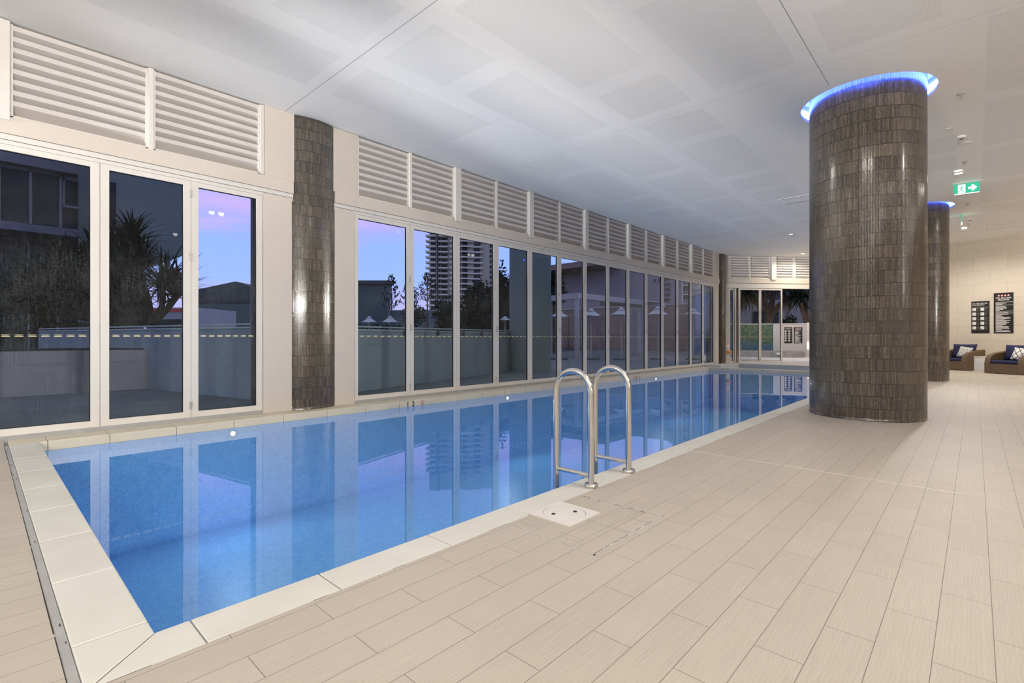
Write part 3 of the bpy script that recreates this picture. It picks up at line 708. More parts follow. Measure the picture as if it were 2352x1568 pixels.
# invented uplights on the unseen right-hand and front walls brighten ceiling and window wall
for x, y, rz, wh, UP, elev, size in ((7.0, -3.2, PI/2, 'on the right wall nearest the camera', 4300, 16, 86), (7.0, -.3, PI/2, 'on the right wall level with the pool end', 4600, 16, 86), (4.0, -6.0, 0, 'on the front wall at the far right', 6500, 8, 28), (1.0, -6.0, 0, 'on the front wall behind the camera', 6500, 8, 28),
                     (-1.9, -6.0, 0, 'on the front wall facing the near coping', 3800, 7, 20), (-3.6, -6.0, 0, 'on the front wall facing the middle of the pool', 12000, 6, 16.5), (-5.0, -6.0, 0, 'on the front wall facing the far coping', 12500, 6.2, 17), (-6.5, -6.0, 0, 'on the front wall beside the window wall', 4500, 7, 20)):
    o = empty('added_uplight', (x, y, 2.35), rz, 'added unseen half round uplight ' + wh, 'added light', 'added unseen uplights')
    bm = B(); n = 16
    prism(bm, [(-.16, 0), (.16, 0)] + [(.16*math.cos(PI*q/n), .16*math.sin(PI*q/n)) for q in range(1, n)], -.12, -.10)
    for q in range(n):
        p0, p1 = [(.16*math.cos(PI*z/n), .16*math.sin(PI*z/n)) for z in (q, q+1)]
        quad(bm, [(*p0, -.12), (*p1, -.12), (*p1, 0), (*p0, 0)])
    new('bowl', bm, M['white'], o)
    bm = B(); lathe(bm, [(.05, -.098), (.045, -.07), (.01, -.06)], 16, (0, .075, 0)); new('lamp', bm, M['lampglow'], o)
    li = bpy.data.lights.new('added_uplight_beam', 'SPOT'); li.energy = UP; li.color = (1, .96, .91) if x > -1.5 else (1, .94, .86) if x > -4.5 else (.94, .97, 1); li.spot_size = math.radians(size); li.spot_blend = 1; li.shadow_soft_size = .12
    lo = bpy.data.objects.new('beam', li); C.objects.link(lo); lo.parent = o; lo.location = (0, .10, .05); lo.rotation_euler = (math.radians(90 + elev), 0, 0)
def sprinkler(x, y, label):
    o = empty('sprinkler', (x, y, ZC), 0, label, 'sprinkler', 'ceiling sprinkler heads')
    bm = B(); lathe(bm, [(.04, 0), (.042, -.004), (.025, -.012), (.01, -.014)], 24); new('escutcheon', bm, M['hinge'], o, smooth=True)
    bm = B(); tube(bm, [(0, 0, -.01), (0, 0, -.055)], .006, 8); tube(bm, [(.012, 0, -.012), (.015, 0, -.03), (0, 0, -.05)], .003, 6); tube(bm, [(-.012, 0, -.012), (-.015, 0, -.03), (0, 0, -.05)], .003, 6); new('frame_arms', bm, M['hinge'], o)
    bm = B(); lathe(bm, [(.004, -.05), (.02, -.055), (.02, -.058)], 16); new('deflector', bm, M['hinge'], o)
for y, lb in ((8.86, 'nearest ceiling sprinkler head right of the large column'), (12.36, 'ceiling sprinkler head just before the downlight pair'), (16.22, 'ceiling sprinkler head beyond the hanging exit sign'), (19.3, 'farthest small sprinkler head near the bright far downlight')):
    sprinkler(-.14, y, lb)
for (x, y), lb in (((-.16, 10.74), 'nearer white smoke detector on the ceiling'), ((-.1, 18.35), 'farther white smoke detector by the edge-on exit sign'), ((-4.2, 17.3), 'small white smoke detector over the far end of the pool')):
    o = empty('smoke_detector', (x, y, ZC), 0, lb, 'smoke detector', 'ceiling smoke detectors')
    bm = B(); lathe(bm, [(.062, 0), (.062, -.014), (.05, -.03), (.036, -.034)], 32); new('housing', bm, M['white'], o, smooth=True, auto=40)
    bm = B(); lathe(bm, [(.03, -.033), (.028, -.048), (.01, -.052)], 24); new('sensor_cap', bm, M['signg'], o, smooth=True, auto=40)
for (x, y), r, lb in (((-.13, 11.16), .085, 'flat round speaker plate beside the nearer smoke detector'), ((-.30, 10.25), .06, 'faint flat round cover plate near the first sprinkler'), ((-.24, 20.35), .08, 'flat round plate beyond the far bright downlight')):
    bm = B(); lathe(bm, [(r, 0), (r, -.006), (r * .9, -.009)], 32); o = new('ceiling_plate', bm, M['whiteplas'], None, loc=(x, y, ZC)); tag(o, lb, 'ceiling plate', 'round ceiling plates')
o = empty('ceiling_vent', (-2.9, 13.1, ZC), 0, 'pale slot air vent in the ceiling left of the large column', 'vent')
for k in (0, 1):
    bm = B(); box(bm, -.45, .45, -.3 + .5*k, -.27 + .5*k, -.004, 0); new('slot', bm, M['signg'], o)
bm = B(); box(bm, -.5, .5, -.34, .27, -.003, 0); new('plate', bm, M['ceil'], o)
# access hatch at the right
o = empty('ceiling_hatch', (.75, 20.2, ZC), 0, 'square hatch outline in the ceiling above the armchairs', 'hatch')
bm = B(); box(bm, -.5, .5, -.35, -.342, -.002, 0); box(bm, -.5, -.492, -.35, .35, -.002, 0); box(bm, .492, .5, -.35, .35, -.002, 0); box(bm, -.5, .5, .342, .35, -.002, 0); new('outline', bm, M['grout'], o)
def exit_sign(x, y, rz, label):
    o = empty('exit_sign', (x, y, ZC), rz, label, 'exit sign', 'green exit signs')
    w, h = .39, .20
    bm = B(); box(bm, -.24, .24, -.035, .035, -.02, 0); new('ceiling_plate', bm, M['white'], o, bevel=.004)
    zt = -.028
    bm = B(); box(bm, -w/2, w/2, -.006, .006, zt - h, zt); pnl = new('panel', bm, M['exitg'], o)
    bm = B(); box(bm, -w/2, w/2, -.012, .012, zt - h - .012, zt - h); new('light_bar', bm, M['exitw'], o)
    bm = B(); zc = zt - h/2
    def P2(poly, s=1, off=.0065):
        for sgn in (-1, 1):
            vs = [bm.verts.new((p[0] * (1 if sgn < 0 else -1), sgn * off, zc + p[1])) for p in poly]; bm.faces.new(vs)
    P2([(.02, .022), (.085, .022), (.07, .062), (.10, .062), (.16, 0), (.10, -.062), (.07, -.062), (.085, -.022), (.02, -.022)])
    P2([(-.135, -.09), (-.02, -.09), (-.02, .085), (-.135, .085)])
    new('arrow_and_doorway', bm, M['exitw'], pnl)
    bm = B()
    def limb(pts, r):
        for p, q in zip(pts, pts[1:]):
            dx, dz = q[0] - p[0], q[1] - p[1]; l = math.hypot(dx, dz); nx, nz = -dz/l*r, dx/l*r
            P2([(p[0] + nx, p[1] + nz), (p[0] - nx, p[1] - nz), (q[0] - nx, q[1] - nz), (q[0] + nx, q[1] + nz)], off=.0072)
    limb([(-.075, .04), (-.09, -.01)], .009); limb([(-.09, -.01), (-.06, -.035), (-.055, -.075)], .006); limb([(-.09, -.01), (-.105, -.045), (-.145, -.05)], .006)
    limb([(-.077, .035), (-.05, .015), (-.035, .03)], .005); limb([(-.077, .035), (-.105, .03), (-.118, .0)], .005)
    P2([(-.068 + .011*math.cos(2*PI*k/12), .062 + .011*math.sin(2*PI*k/12)) for k in range(12)], off=.0072)
    new('running_figure', bm, M['exitg'], pnl)
exit_sign(-.13, 13.97, math.radians(6), 'green lit exit sign with running figure and arrow hanging from the ceiling')
exit_sign(-.26, 17.6, math.radians(91), 'exit sign seen edge-on as a bright strip beyond the farther column')

# ---------------------------------------------------------------- pool rules boards
def wallpt(px): return angle_pt(px, T1, (WR[0]-T1[0], WR[1]-T1[1]))
wang = math.atan2(WR[1]-T1[1], WR[0]-T1[0])
FM = Matrix(((1, 0, 0, 0), (0, 0, -1, 0), (0, 1, 0, 0), (0, 0, 0, 1)))      # text plane -> board front (-y)
def bars(bm, rows, x0, y):
    for (z, w, h) in rows: box(bm, x0, x0 + w, y - .0012, y, z - h, z)
def cpr_board(loc, rz, w, h, label, grp):
    o = empty('notice_board', loc, rz, label, 'sign', grp)
    bm = B(); box(bm, -w/2, w/2, -.012, 0, 0, h); new('board', bm, M['black'], o)
    y = -.0122; L0 = -w/2 + w * .06
    bm = B(); text_bm(bm, 'CALL TRIPLE ZERO (000)', h * .048, Matrix.Translation((L0, y, h * .915)) @ FM, .0006, 'LEFT'); text_bm(bm, 'IN AN EMERGENCY', h * .048, Matrix.Translation((L0, y, h * .865)) @ FM, .0006, 'LEFT')
    mx = max(v.co.x for v in bm.verts); k = (w * .84) / (mx - L0)
    for v in bm.verts: v.co.x = L0 + (v.co.x - L0) * min(1, k)
    new('heading', bm, M['signw'], o)
    for r in range(5):
        for c in range(2):
            bx, bz = L0 + c * w * .455, h * (.70 - r * .145)
            bm = B(); box(bm, bx, bx + w * .2, y - .001, y, bz, bz + h * .092); pc = new('pictogram', bm, M['signw'], o)
            bm = B(); box(bm, bx + w*.03, bx + w*.11, y - .0016, y - .001, bz + h*.02, bz + h*.035); box(bm, bx + w*(.12 if (r+c) % 2 else .05), bx + w*(.16 if (r+c) % 2 else .1), y - .0016, y - .001, bz + h*.05, bz + h*.072); new('figure', bm, M['signg'], pc)
    bm = B(); bars(bm, [(h*.83, w*.92, h*.006), (h*.815, w*.88, h*.008), (h*.80, w*.92, h*.006)], L0, y)
    for r in range(5):
        bars(bm, [(h * (.682 - r*.145), w*.9, h*.004)], L0, y)
        for c in range(2):
            for q in range(5): bars(bm, [(h * (.785 - r*.145 - q*.017), w * R.uniform(.12, .2), h*.006)], L0 + c*w*.455 + w*.22, y)
    new('text_lines', bm, M['signg'], o)
def rules_board(loc, rz, w, h, label, grp):
    o = empty('notice_board', loc, rz, label, 'sign', grp)
    bm = B(); box(bm, -w/2, w/2, -.012, 0, 0, h); new('board', bm, M['black'], o)
    y = -.0122
    for k in range(4):
        cx = w * (-.24 + .165 * k)
        r = min(h * .036, w * .062)
        bm = B(); prism(bm, [(cx + r*math.cos(2*PI*i/24), r*math.sin(2*PI*i/24)) for i in range(24)], 0, .0008, Matrix.Translation((0, y, h * .932)) @ FM); rg = new('prohibition_symbol', bm, M['red'], o)
        bm = B(); prism(bm, [(cx + .76*r*math.cos(2*PI*i/24), .76*r*math.sin(2*PI*i/24)) for i in range(24)], .0008, .0014, Matrix.Translation((0, y, h * .932)) @ FM); new('symbol_disc', bm, M['signw'], rg)
        bm = B(); box(bm, cx - r*.4, cx + r*.3, y - .002, y - .0014, h*.93 - r*.1, h*.93 + r*.25); new('symbol_figure', bm, M['black'], rg)
    for s, zz, hw_ in (('POOL, SPA & SAUNA', .855, .40), ('REGULATIONS', .81, .29)):
        bm = B(); text_bm(bm, s, h * .052, Matrix.Translation((0, y, h * zz)) @ FM, .0008)
        mx = max(v.co.x for v in bm.verts); k = min(1, w * hw_ / mx)
        for v in bm.verts: v.co.x *= k
        new('heading', bm, M['signw'], o)
    bm = B(); z = .772; L0 = -w/2 + w*.1
    for wd in (.9, .55, .36, .9, .5, .56, .58, .4, .2, .9, .66, .9, .66, .3, .4, .75, .72, .48, .75, .57, .68, .58, .54, .37, .67, .66, .7, .3, .7, .76):
        bars(bm, [(h*z, w*wd, h*.011 if wd < .85 else h*.006)], L0, y); z -= .0252
    new('text_lines', bm, M['signw'], o)
gb = 'notice boards on the stone back wall'
a, b2 = wallpt(2231.5), wallpt(2273)
cpr_board((( a[0]+b2[0])/2 - .002, (a[1]+b2[1])/2 - .006, 1.195), wang, math.hypot(a[0]-b2[0], a[1]-b2[1]), 1.05, 'shorter black emergency instruction board with ten white pictograms on stone wall', gb)
a, b2 = wallpt(2283), wallpt(2328)
rules_board(((a[0]+b2[0])/2 - .002, (a[1]+b2[1])/2 - .006, 1.19), wang, math.hypot(a[0]-b2[0], a[1]-b2[1]), 1.29, 'taller black pool regulations board with four red symbols on stone wall', gb)

# ---------------------------------------------------------------- wicker armchairs (local: front faces -y, origin at centre of base)
def armchair(loc, rz, label, pillow_mat, pillow_label, hidden=False):
    o = empty('armchair', loc, rz, label, 'armchair', 'wicker armchairs by the back wall')
    W, D = .94, .86; hw, hd = W/2, D/2
    side = [(-hd, 0), (-hd, .30), (-hd + .02, .42), (-hd + .07, .50), (-hd + .16, .555), (-hd + .34, .60), (hd - .05, .66), (hd, .665), (hd, 0)]
    for s in (-1, 1):
        bm = B(); prism(bm, side, s*hw - (.14 if s > 0 else 0), s*hw + (0 if s > 0 else .14), Matrix(((0, 0, 1, 0), (1, 0, 0, 0), (0, 1, 0, 0), (0, 0, 0, 1))))
        new('arm', bm, M['wicker'], o, bevel=.02)
    bm = B(); box(bm, -hw + .13, hw - .13, -hd + .015, hd - .1, 0.012, .29); new('base', bm, M['wicker'], o, bevel=.01)
    bm = B(); box(bm, -hw + .13, hw - .13, hd - .12, hd - .005, 0.012, .655); new('backrest', bm, M['wicker'], o, bevel=.02)
    bm = B(); box(bm, -hw + .145, hw - .145, -hd + .01, hd - .14, .292, .385); new('seat_cushion', bm, M['navy'], o, bevel=.03)
    # puffed back cushion
    def puff(bm, w, h, t, n=10):
        vs = {}
        for sgn in (-1, 1):
            for i in range(n+1):
                for j in range(n+1):
                    u, v = 2*i/n - 1, 2*j/n - 1
                    k = max(0, (1 - u**4) * (1 - v**4)); pin = 1 - .05 * (1 - (u*v)**2) * max(abs(u), abs(v))**6
                    vs[(sgn, i, j)] = bm.verts.new((u*w/2*pin, sgn * ((t/2 - .012) * k**.6 + .012), v*h/2*pin))
            for i in range(n):
                for j in range(n): bm.faces.new([vs[(sgn, a, b)] for a, b in ((i, j), (i+1, j), (i+1, j+1), (i, j+1))])
        rim = [(i, 0) for i in range(n)] + [(n, j) for j in range(n)] + [(i, n) for i in range(n, 0, -1)] + [(0, j) for j in range(n, 0, -1)]
        for a, b in zip(rim, rim[1:] + rim[:1]): bm.faces.new((vs[(-1, *a)], vs[(-1, *b)], vs[(1, *b)], vs[(1, *a)]))
    bm = B(); puff(bm, W - .26, .46, .19); bmesh.ops.transform(bm, matrix=Matrix.Translation((0, hd - .22, .61)) @ Matrix.Rotation(math.radians(-14), 4, 'X'), verts=bm.verts)
    new('back_cushion', bm, M['navy'], o, smooth=True, auto=50)
    Mx = Matrix.Translation(loc) @ Matrix.Rotation(rz, 4, 'Z') @ Matrix.Translation((.12, .06, .57)) @ Matrix.Rotation(math.radians(8), 4, 'Y') @ Matrix.Rotation(math.radians(-20), 4, 'X')
    bm = B(); puff(bm, .37, .37, .13); p = new('throw_pillow', bm, pillow_mat, smooth=True, auto=50); p.matrix_world = Mx
    tag(p, pillow_label, 'pillow', 'patterned throw pillows')
ca = math.radians(-33)
x, y = at(2218, 15.75); off = Matrix.Rotation(ca, 4, 'Z') @ Vector((-.47, .43, 0))
armchair((x + off.x, y + off.y, 0), ca, 'left brown wicker armchair with navy cushions, partly behind the farther column', M['scribble'], 'white throw pillow with fine grey scribble print on the left armchair')
x, y = at(2260, 14.75); off = Matrix.Rotation(ca, 4, 'Z') @ Vector((.47, .43, 0))
armchair((x + off.x, y + off.y, 0), ca, 'right brown wicker armchair with navy cushions at the photo edge', M['diamond'], 'white throw pillow with black diamond lattice on the right armchair')
x, y = at(2249, 15.75)
o = empty('side_table', (x + .08, y + .12, 0), ca, 'white cube side table between the two armchairs', 'table')
bm = B(); box(bm, -.2, .2, -.2, .2, 0, .43); new('body', bm, M['white'], o, bevel=.006); bm = B(); box(bm, -.21, .21, -.21, .21, .43, .45); new('top', bm, M['white'], o, bevel=.004)
x, y = at(2322, 12.9)
o = empty('floor_drain', (x, y, 0), 0, 'dark slot drain in the floor before the right armchair', 'drain'); bm = B(); box(bm, -.15, .15, -.02, .02, 0, .002); new('grate', bm, M['postgrey'], o)
# emergency stop on the far corner panel
x, y = tw(.10)
o = empty('emergency_button', (x, y, .48), rt, 'yellow emergency stop box with red button in the far corner', 'switch')
bm = B(); box(bm, -.05, .07, -.06, -.002, -.05, .05); new('housing', bm, M['yellow'], o, bevel=.004)
bm = B(); lathe(bm, [(.025, 0), (.03, .012), (.02, .025)], 20); bmesh.ops.transform(bm, matrix=Matrix.Translation((.01, -.06, 0)) @ Matrix.Rotation(PI/2, 4, 'X'), verts=bm.verts); new('button', bm, M['red'], o)
bm = B(); lathe(bm, [(.06, 0), (.06, .004)], 24); bmesh.ops.transform(bm, matrix=Matrix.Translation((x, y, .72)) @ Matrix.Rotation(rt, 4, 'Z') @ Matrix.Translation((0, -.002, 0)) @ Matrix.Rotation(PI/2, 4, 'X'), verts=bm.verts)
o = new('round_sign', bm, M['whiteplas']); tag(o, 'small round white sign above the yellow emergency box', 'sign')

# ================================================================ outdoors
bm = B(); quad(bm, [(-400, -200, -.10), (-7.3, -200, -.10), (-7.3, 400, -.10), (-400, 400, -.10)]); quad(bm, [(-7.3, 20.5, -.10), (150, 20.5, -.10), (150, 400, -.10), (-7.3, 400, -.10)])
new('ground', bm, M['road'])['kind'] = 'structure'
bm = B(); prism(bm, [(-7.47, -8), (-7.47, 20.2), (-8.5, 42), (-26, 42), (-20, 20), (-15, 6), (-22, -8)], -.09, -.01); o = new('terrace', bm, M['terrace']); o['kind'] = 'structure'
bm = B(); prism(bm, [(T0[0] + .1, T0[1] + .16), (T1[0] + 1.2, T1[1] + 1.6), (8, 34), (-14, 34), (-8.4, 21)], -.09, .055); o = new('terrace_paving', bm, M['gwall']); o['kind'] = 'structure'

# frosted balustrades
def balustrade(p, q, label, posts, h=1.2):
    d = Vector((q[0]-p[0], q[1]-p[1], 0)); L = d.length; rz = math.atan2(d.y, d.x)
    o = empty('balustrade', (p[0], p[1], -.01), rz, label, 'balustrade', 'frosted glass balustrades on the terrace')
    bm = B(); box(bm, 0, L, -.012, .012, .0, h); new('frosted_glass', bm, M['frost'], o)
    bm = B(); box(bm, 0, L, -.03, .03, h, h + .03); box(bm, 0, L, -.015, .015, h + .06, h + .09); new('top_rail', bm, M['rail'], o)
    for s in posts:
        bm = B(); box(bm, s*L - .035, s*L + .035, .014, .08, .0, h + .02); box(bm, s*L - .05, s*L + .05, -.035, .1, h - .1, h + .05); new('post', bm, M['postgrey'], o)
balustrade(at(640, 8.15), at(1210, 16.9), 'frosted glass balustrade outside the long run of doors', (.17, .33, .46, .58, .68, .77, .9))
balustrade(at(640, 8.15), at(90, 13.6), 'frosted glass balustrade outside the near bay of doors', (), 1.22)
o = empty('planter_wall', (-13.6, -1.5, 0), 0, 'low grey planter wall outside at the far left', 'planter')
bm = B(); box(bm, -1.2, 1.0, -6, 4.5, -.01, .80); new('wall', bm, M['midrender'], o); bm = B(); box(bm, -1.0, .8, -5.8, 4.3, .80, .82); new('soil', bm, M['leafdark'], o)
# outdoor round columns
for c, lb in (((-10.36, 12.0), 'tall grey round column outdoors in the middle of the long window run'), ((-10.5, 4.45), 'tall grey round column outdoors behind the half column')):
    bm = B(); lathe(bm, [(.66, -.02), (.66, 9.0)], 64); o = new('round_column', bm, M['outcol'], smooth=True, loc=(c[0], c[1], 0), auto=40); tag(o, lb, 'column', 'outdoor round columns')

# dark apartment block at the left
o = empty('apartment_building', (-25, 0, 0), 0, 'dark grey apartment block with wide dark windows seen at the far left', 'building')
bm = B(); box(bm, -9, 0, -22, 4.6, 7.25, 30); box(bm, -9, 0, -22, 4.6, 4.87, 5.12); box(bm, -9, -.6, -22, 4.6, 5.12, 7.25); new('wall', bm, M['midrender'], o)
bm = B(); box(bm, -9, -1.6, -22, 4.6, -.1, 4.87); new('recessed_wall', bm, M['darkrender'], o)
for k in range(7):
    w = .82; yy = 3.02 - w * (k + 1)
    bm = B(); box(bm, -.6, -.5, yy + .02, yy + w - .02, 5.16, 7.2); wn = new('window', bm, M['outglass'], o)
    bm = B(); box(bm, -.5, -.42, yy - .04, yy + .04, 5.12, 7.25); box(bm, -.5, -.42, yy, yy + w, 5.12, 5.22); box(bm, -.5, -.42, yy, yy + w, 7.14, 7.25)
    if k == 0: box(bm, -.5, -.42, yy + w - .06, yy + w + .1, 5.12, 7.25)
    new('window_frame', bm, M['wframe'], wn)
    if k == 0:
        bm = B(); box(bm, -.52, -.4, yy + .06, yy + .12, 6.05, 7.14); box(bm, -.52, -.4, yy + w - .12, yy + w - .06, 6.05, 7.14); box(bm, -.52, -.4, yy + .06, yy + w - .06, 6.02, 6.1); box(bm, -.52, -.4, yy + .06, yy + w - .06, 7.06, 7.14); new('casement', bm, M['wframe'], wn)
    bm = B(); box(bm, -1.6, -1.5, yy + .02, yy + w - .02, .1, 4.72); wn = new('window', bm, M['outglass'], o)
    bm = B(); box(bm, -1.5, -1.42, yy - .03, yy + .03, .1, 4.72); new('window_frame', bm, M['wframe'], wn)
# dark wing with raking underside
Xw = -21.0
def onw(px):
    k = (px - CX) / F; Z = Xw / (-SN + k * CS); return Z * (CS + k * SN), Z
ya, Za = onw(215); yb_, Zb = onw(330); yc, Zc_ = onw(440)
poly = [(ya, 0), (ya, 16), (yc, 16), (yc, zat(579, Zc_)), (yb_, zat(611, Zb)), (yb_, 0)]
bm = B(); prism(bm, poly, -3.6, 0, Matrix(((0, 0, 1, Xw), (1, 0, 0, 0), (0, 1, 0, 0), (0, 0, 0, 1))))
o = empty('building_wing', (0, 0, 0), 0, 'dark blank building wing with raking underside above the spiky tree', 'building')
new('wall', bm, M['darkrender'], o)
yw, Zw = onw(252); yw2, Zw2 = onw(266)
bm = B(); box(bm, Xw, Xw + .05, yw, yw2, zat(527, Zw), zat(418, Zw)); new('window', bm, M['outglass'], o)
bm = B(); box(bm, Xw, Xw + .06, ya, yc - .02, zat(424, Zw) + .9, zat(424, Zw) + .94); new('joint_line', bm, M['towerdark'], o)

# distant houses
def boxbuilding(name, px0, px1, ytop, Z, mat, label, depth=10, roof=None, over=0):
    x0, y0 = at(px0, Z); x1, y1 = at(px1, Z); d = Vector((x1-x0, y1-y0, 0)); L = d.length
    o = empty(name, (x0, y0, 0), math.atan2(d.y, d.x), label, 'building')
    bm = B(); box(bm, 0, L, 0, depth, -.1, zat(ytop, Z)); new('wall', bm, mat, o)
    if over: bm = B(); box(bm, -over, L + over, -over, depth, zat(ytop, Z), zat(ytop, Z) + .4); new('roof', bm, M['roofdark'], o)
    return o, L
o, L = boxbuilding('house', 440, 640, 690, 58, M['boxgreen'], 'dark gable roofed house beyond the terrace under pink sky')
bm = B(); hh = zat(690, 58)
z1 = zat(646, 58); z2 = zat(664, 58)
s = L / 200.0
prism(bm, [(-.5, hh - .4), (s*15, z2), (s*101, z1), (s*160, zat(666, 58)), (L + 1, hh - .4)], 0, 10, Matrix(((1, 0, 0, 0), (0, 0, 1, 0), (0, 1, 0, 0), (0, 0, 0, 1)))); new('roof', bm, M['roofdark'], o)
o, L = boxbuilding('house', 780, 889, 653, 55, M['boxgreen'], 'flat roofed grey green box building left of the bare tree', depth=1.6, over=.4)
o, L = boxbuilding('shop', 345, 452, 706, 42, M['shopwhite'], 'low pale shop with a red band behind the spiky tree', depth=6)
bm = B(); box(bm, 0, L, -.05, 0, zat(716, 42), zat(709, 42)); new('red_band', bm, M['red'], o)
bm = B(); box(bm, .3, L - .3, -.05, 0, .2, zat(733, 42)); new('shop_window', bm, M['outglass'], o)
o, L = boxbuilding('low_building', 815, 985, 712, 70, M['boxgreen'], 'long low grey building behind the bare trees')

# residential tower
Zt = 281.0
x0, y0 = at(978, Zt); x1, y1 = at(1136, Zt); d = Vector((x1-x0, y1-y0, 0)); s = d.length / 158.0
o = empty('apartment_tower', (x0, y0, 0), math.atan2(d.y, d.x), 'tall concrete apartment tower with stacked balconies beyond the trees', 'tower')
def X(px): return (px - 978) * s
FH = 3.0; NF = 27; base = zat(703, Zt) - 5 * FH
bm = B(); box(bm, X(986), X(1004), 0, 20, 0, base + NF*FH); box(bm, X(1010), X(1042), 1.5, 20, 0, base + NF*FH); box(bm, X(1058), X(1104), .5, 20, 0, base + NF*FH); box(bm, X(1104), X(1136), 3, 20, 0, base + NF*FH); new('wall', bm, M['towerwall'], o)
bm = B(); box(bm, X(1004), X(1010), -.8, 18, 0, base + NF*FH); box(bm, X(1042), X(1058), 4, 20, 0, base + NF*FH); new('core', bm, M['towerdark'], o)
for f in range(NF):
    z = base + f * FH
    if z < 10 or z > 74: continue
    bm = B()
    box(bm, X(979), X(1001), -2.6, 3, z, z + .9); box(bm, X(1008), X(1029), -2.2, 2, z, z + .75); box(bm, X(1034), X(1042), -1.8, 2, z, z + 1.1)
    box(bm, X(1060), X(1086), -2.0, 2, z, z + .7); box(bm, X(1086), X(1108), -.5, 3, z, z + .8)
    lathe(bm, [(2.4, z), (2.4, z + .8)], 12, (X(1066), -.5, 0)); new('balcony', bm, M['towerslab'], o)
    bm = B()
    box(bm, X(990), X(1001), -.1, .1, z + 1, z + 2.8); box(bm, X(1014), X(1027), 1.3, 1.6, z + .9, z + 2.7); box(bm, X(1062), X(1073), .2, .6, z + .9, z + 2.9)
    box(bm, X(1088), X(1103), .3, .6, z + 1, z + 2.8); box(bm, X(1124), X(1135), 2.8, 3.1, z + .6, z + 2.6); new('window_band', bm, M['towerdark'], o)

# mauve hall with pergola
Yh = 38.0
def onh(px):
    k = (px - CX) / F; Z = Yh / (CS + k * SN); return Z * (-SN + k * CS), Z
xa, Za = onh(1238); xb2, Zb = onh(1547)
ztop = 7.1
o = empty('hall_building', (xa, Yh, 0), 0, 'mauve rendered hall with brown lower wall behind the terrace umbrellas', 'building')
Lh = xb2 - xa
bm = B(); box(bm, 0, Lh, 0, 1.5, 3.7, ztop); new('upper_wall', bm, M['purple'], o)
bm = B(); box(bm, 0, Lh + 3, .06, 12, -.1, 3.68); new('lower_wall', bm, M['brickbrown'], o)
bm = B(); box(bm, 0, Lh + 3, -.06, .1, 3.66, 3.76); new('ledge', bm, M['beamw'], o)
bm = B(); box(bm, -.2, Lh * .66, -2.6, 3, ztop + .02, ztop + .5); new('roof_soffit', bm, M['brickbrown'], o)
bm = B(); xl = onh(1527)[0] - xa; xr = onh(1539)[0] - xa
for k in range(6): box(bm, xl, xr, -.12, .02, 4.0 + k*.42, 4.2 + k*.42)
new('wall_vent', bm, M['wing'], o)
bm = B(); xc = onh(1507)[0] - xa; lathe(bm, [(.06, 0), (.06, .25)], 10, (xc, -.2, 5.6)); lathe(bm, [(.06, 0), (.06, .25)], 10, (xc + .35, -.2, 5.6)); new('wall_lamp', bm, M['wing'], o)
# louvred screen doors
for px0, px1 in ((1291, 1306), (1308, 1322)):
    bm = B(); a, b2 = onh(px0)[0] - xa, onh(px1)[0] - xa; box(bm, a, b2, -.06, .05, .1, 3.0)
    for k in range(22): box(bm, a + .06, b2 - .06, -.09, -.06, .25 + k*.12, .31 + k*.12)
    new('louvre_door', bm, M['brickbrown'], o)
# pergola
o = empty('pergola', (0, 0, 0), 0, 'pale flat beamed pergola standing before the mauve hall', 'pergola')
Zp = 30.0
p0 = Vector((*at(1262, 27.5), 0)); p1 = Vector((*at(1323, 25.5), 0)); p2 = Vector((*at(1475, 30.5), 0))
def beam(bm, a, b, z0, z1, t=.12):
    dd = (b - a); n = Vector((-dd.y, dd.x, 0)).normalized() * t
    prism(bm, [(a + n)[:2], (b + n)[:2], (b - n)[:2], (a - n)[:2]], z0, z1)
zb0, zb1 = zat(690.5, 27), zat(680, 27)
bm = B(); beam(bm, p0, p1, zb0, zb1); beam(bm, p1, p2, zb0, zb1); beam(bm, p0 + Vector((0, 5, 0)), p2 + Vector((0, 3, 0)), zb0, zb1); new('beam', bm, M['beamw'], o)
bm = B(); prism(bm, [p0[:2], p1[:2], p2[:2], (p2 + Vector((0, 3, 0)))[:2], (p0 + Vector((0, 5, 0)))[:2]], zb1, zb1 + .06); new('roof_sheet', bm, M['beamw'], o)
for p in (p1, p0, p2):
    bm = B(); box(bm, p.x - .09, p.x + .09, p.y - .02, p.y + .16, -.01, zb0); new('post', bm, M['beamw'], o)
bm = B(); x, y = at(1458, 33); box(bm, x - .55, x + .35, y - .3, y + .3, -.01, zat(706, 33)); o = new('pillar_block', bm, M['beamw']); tag(o, 'pale square pier under the right end of the pergola', 'pier')

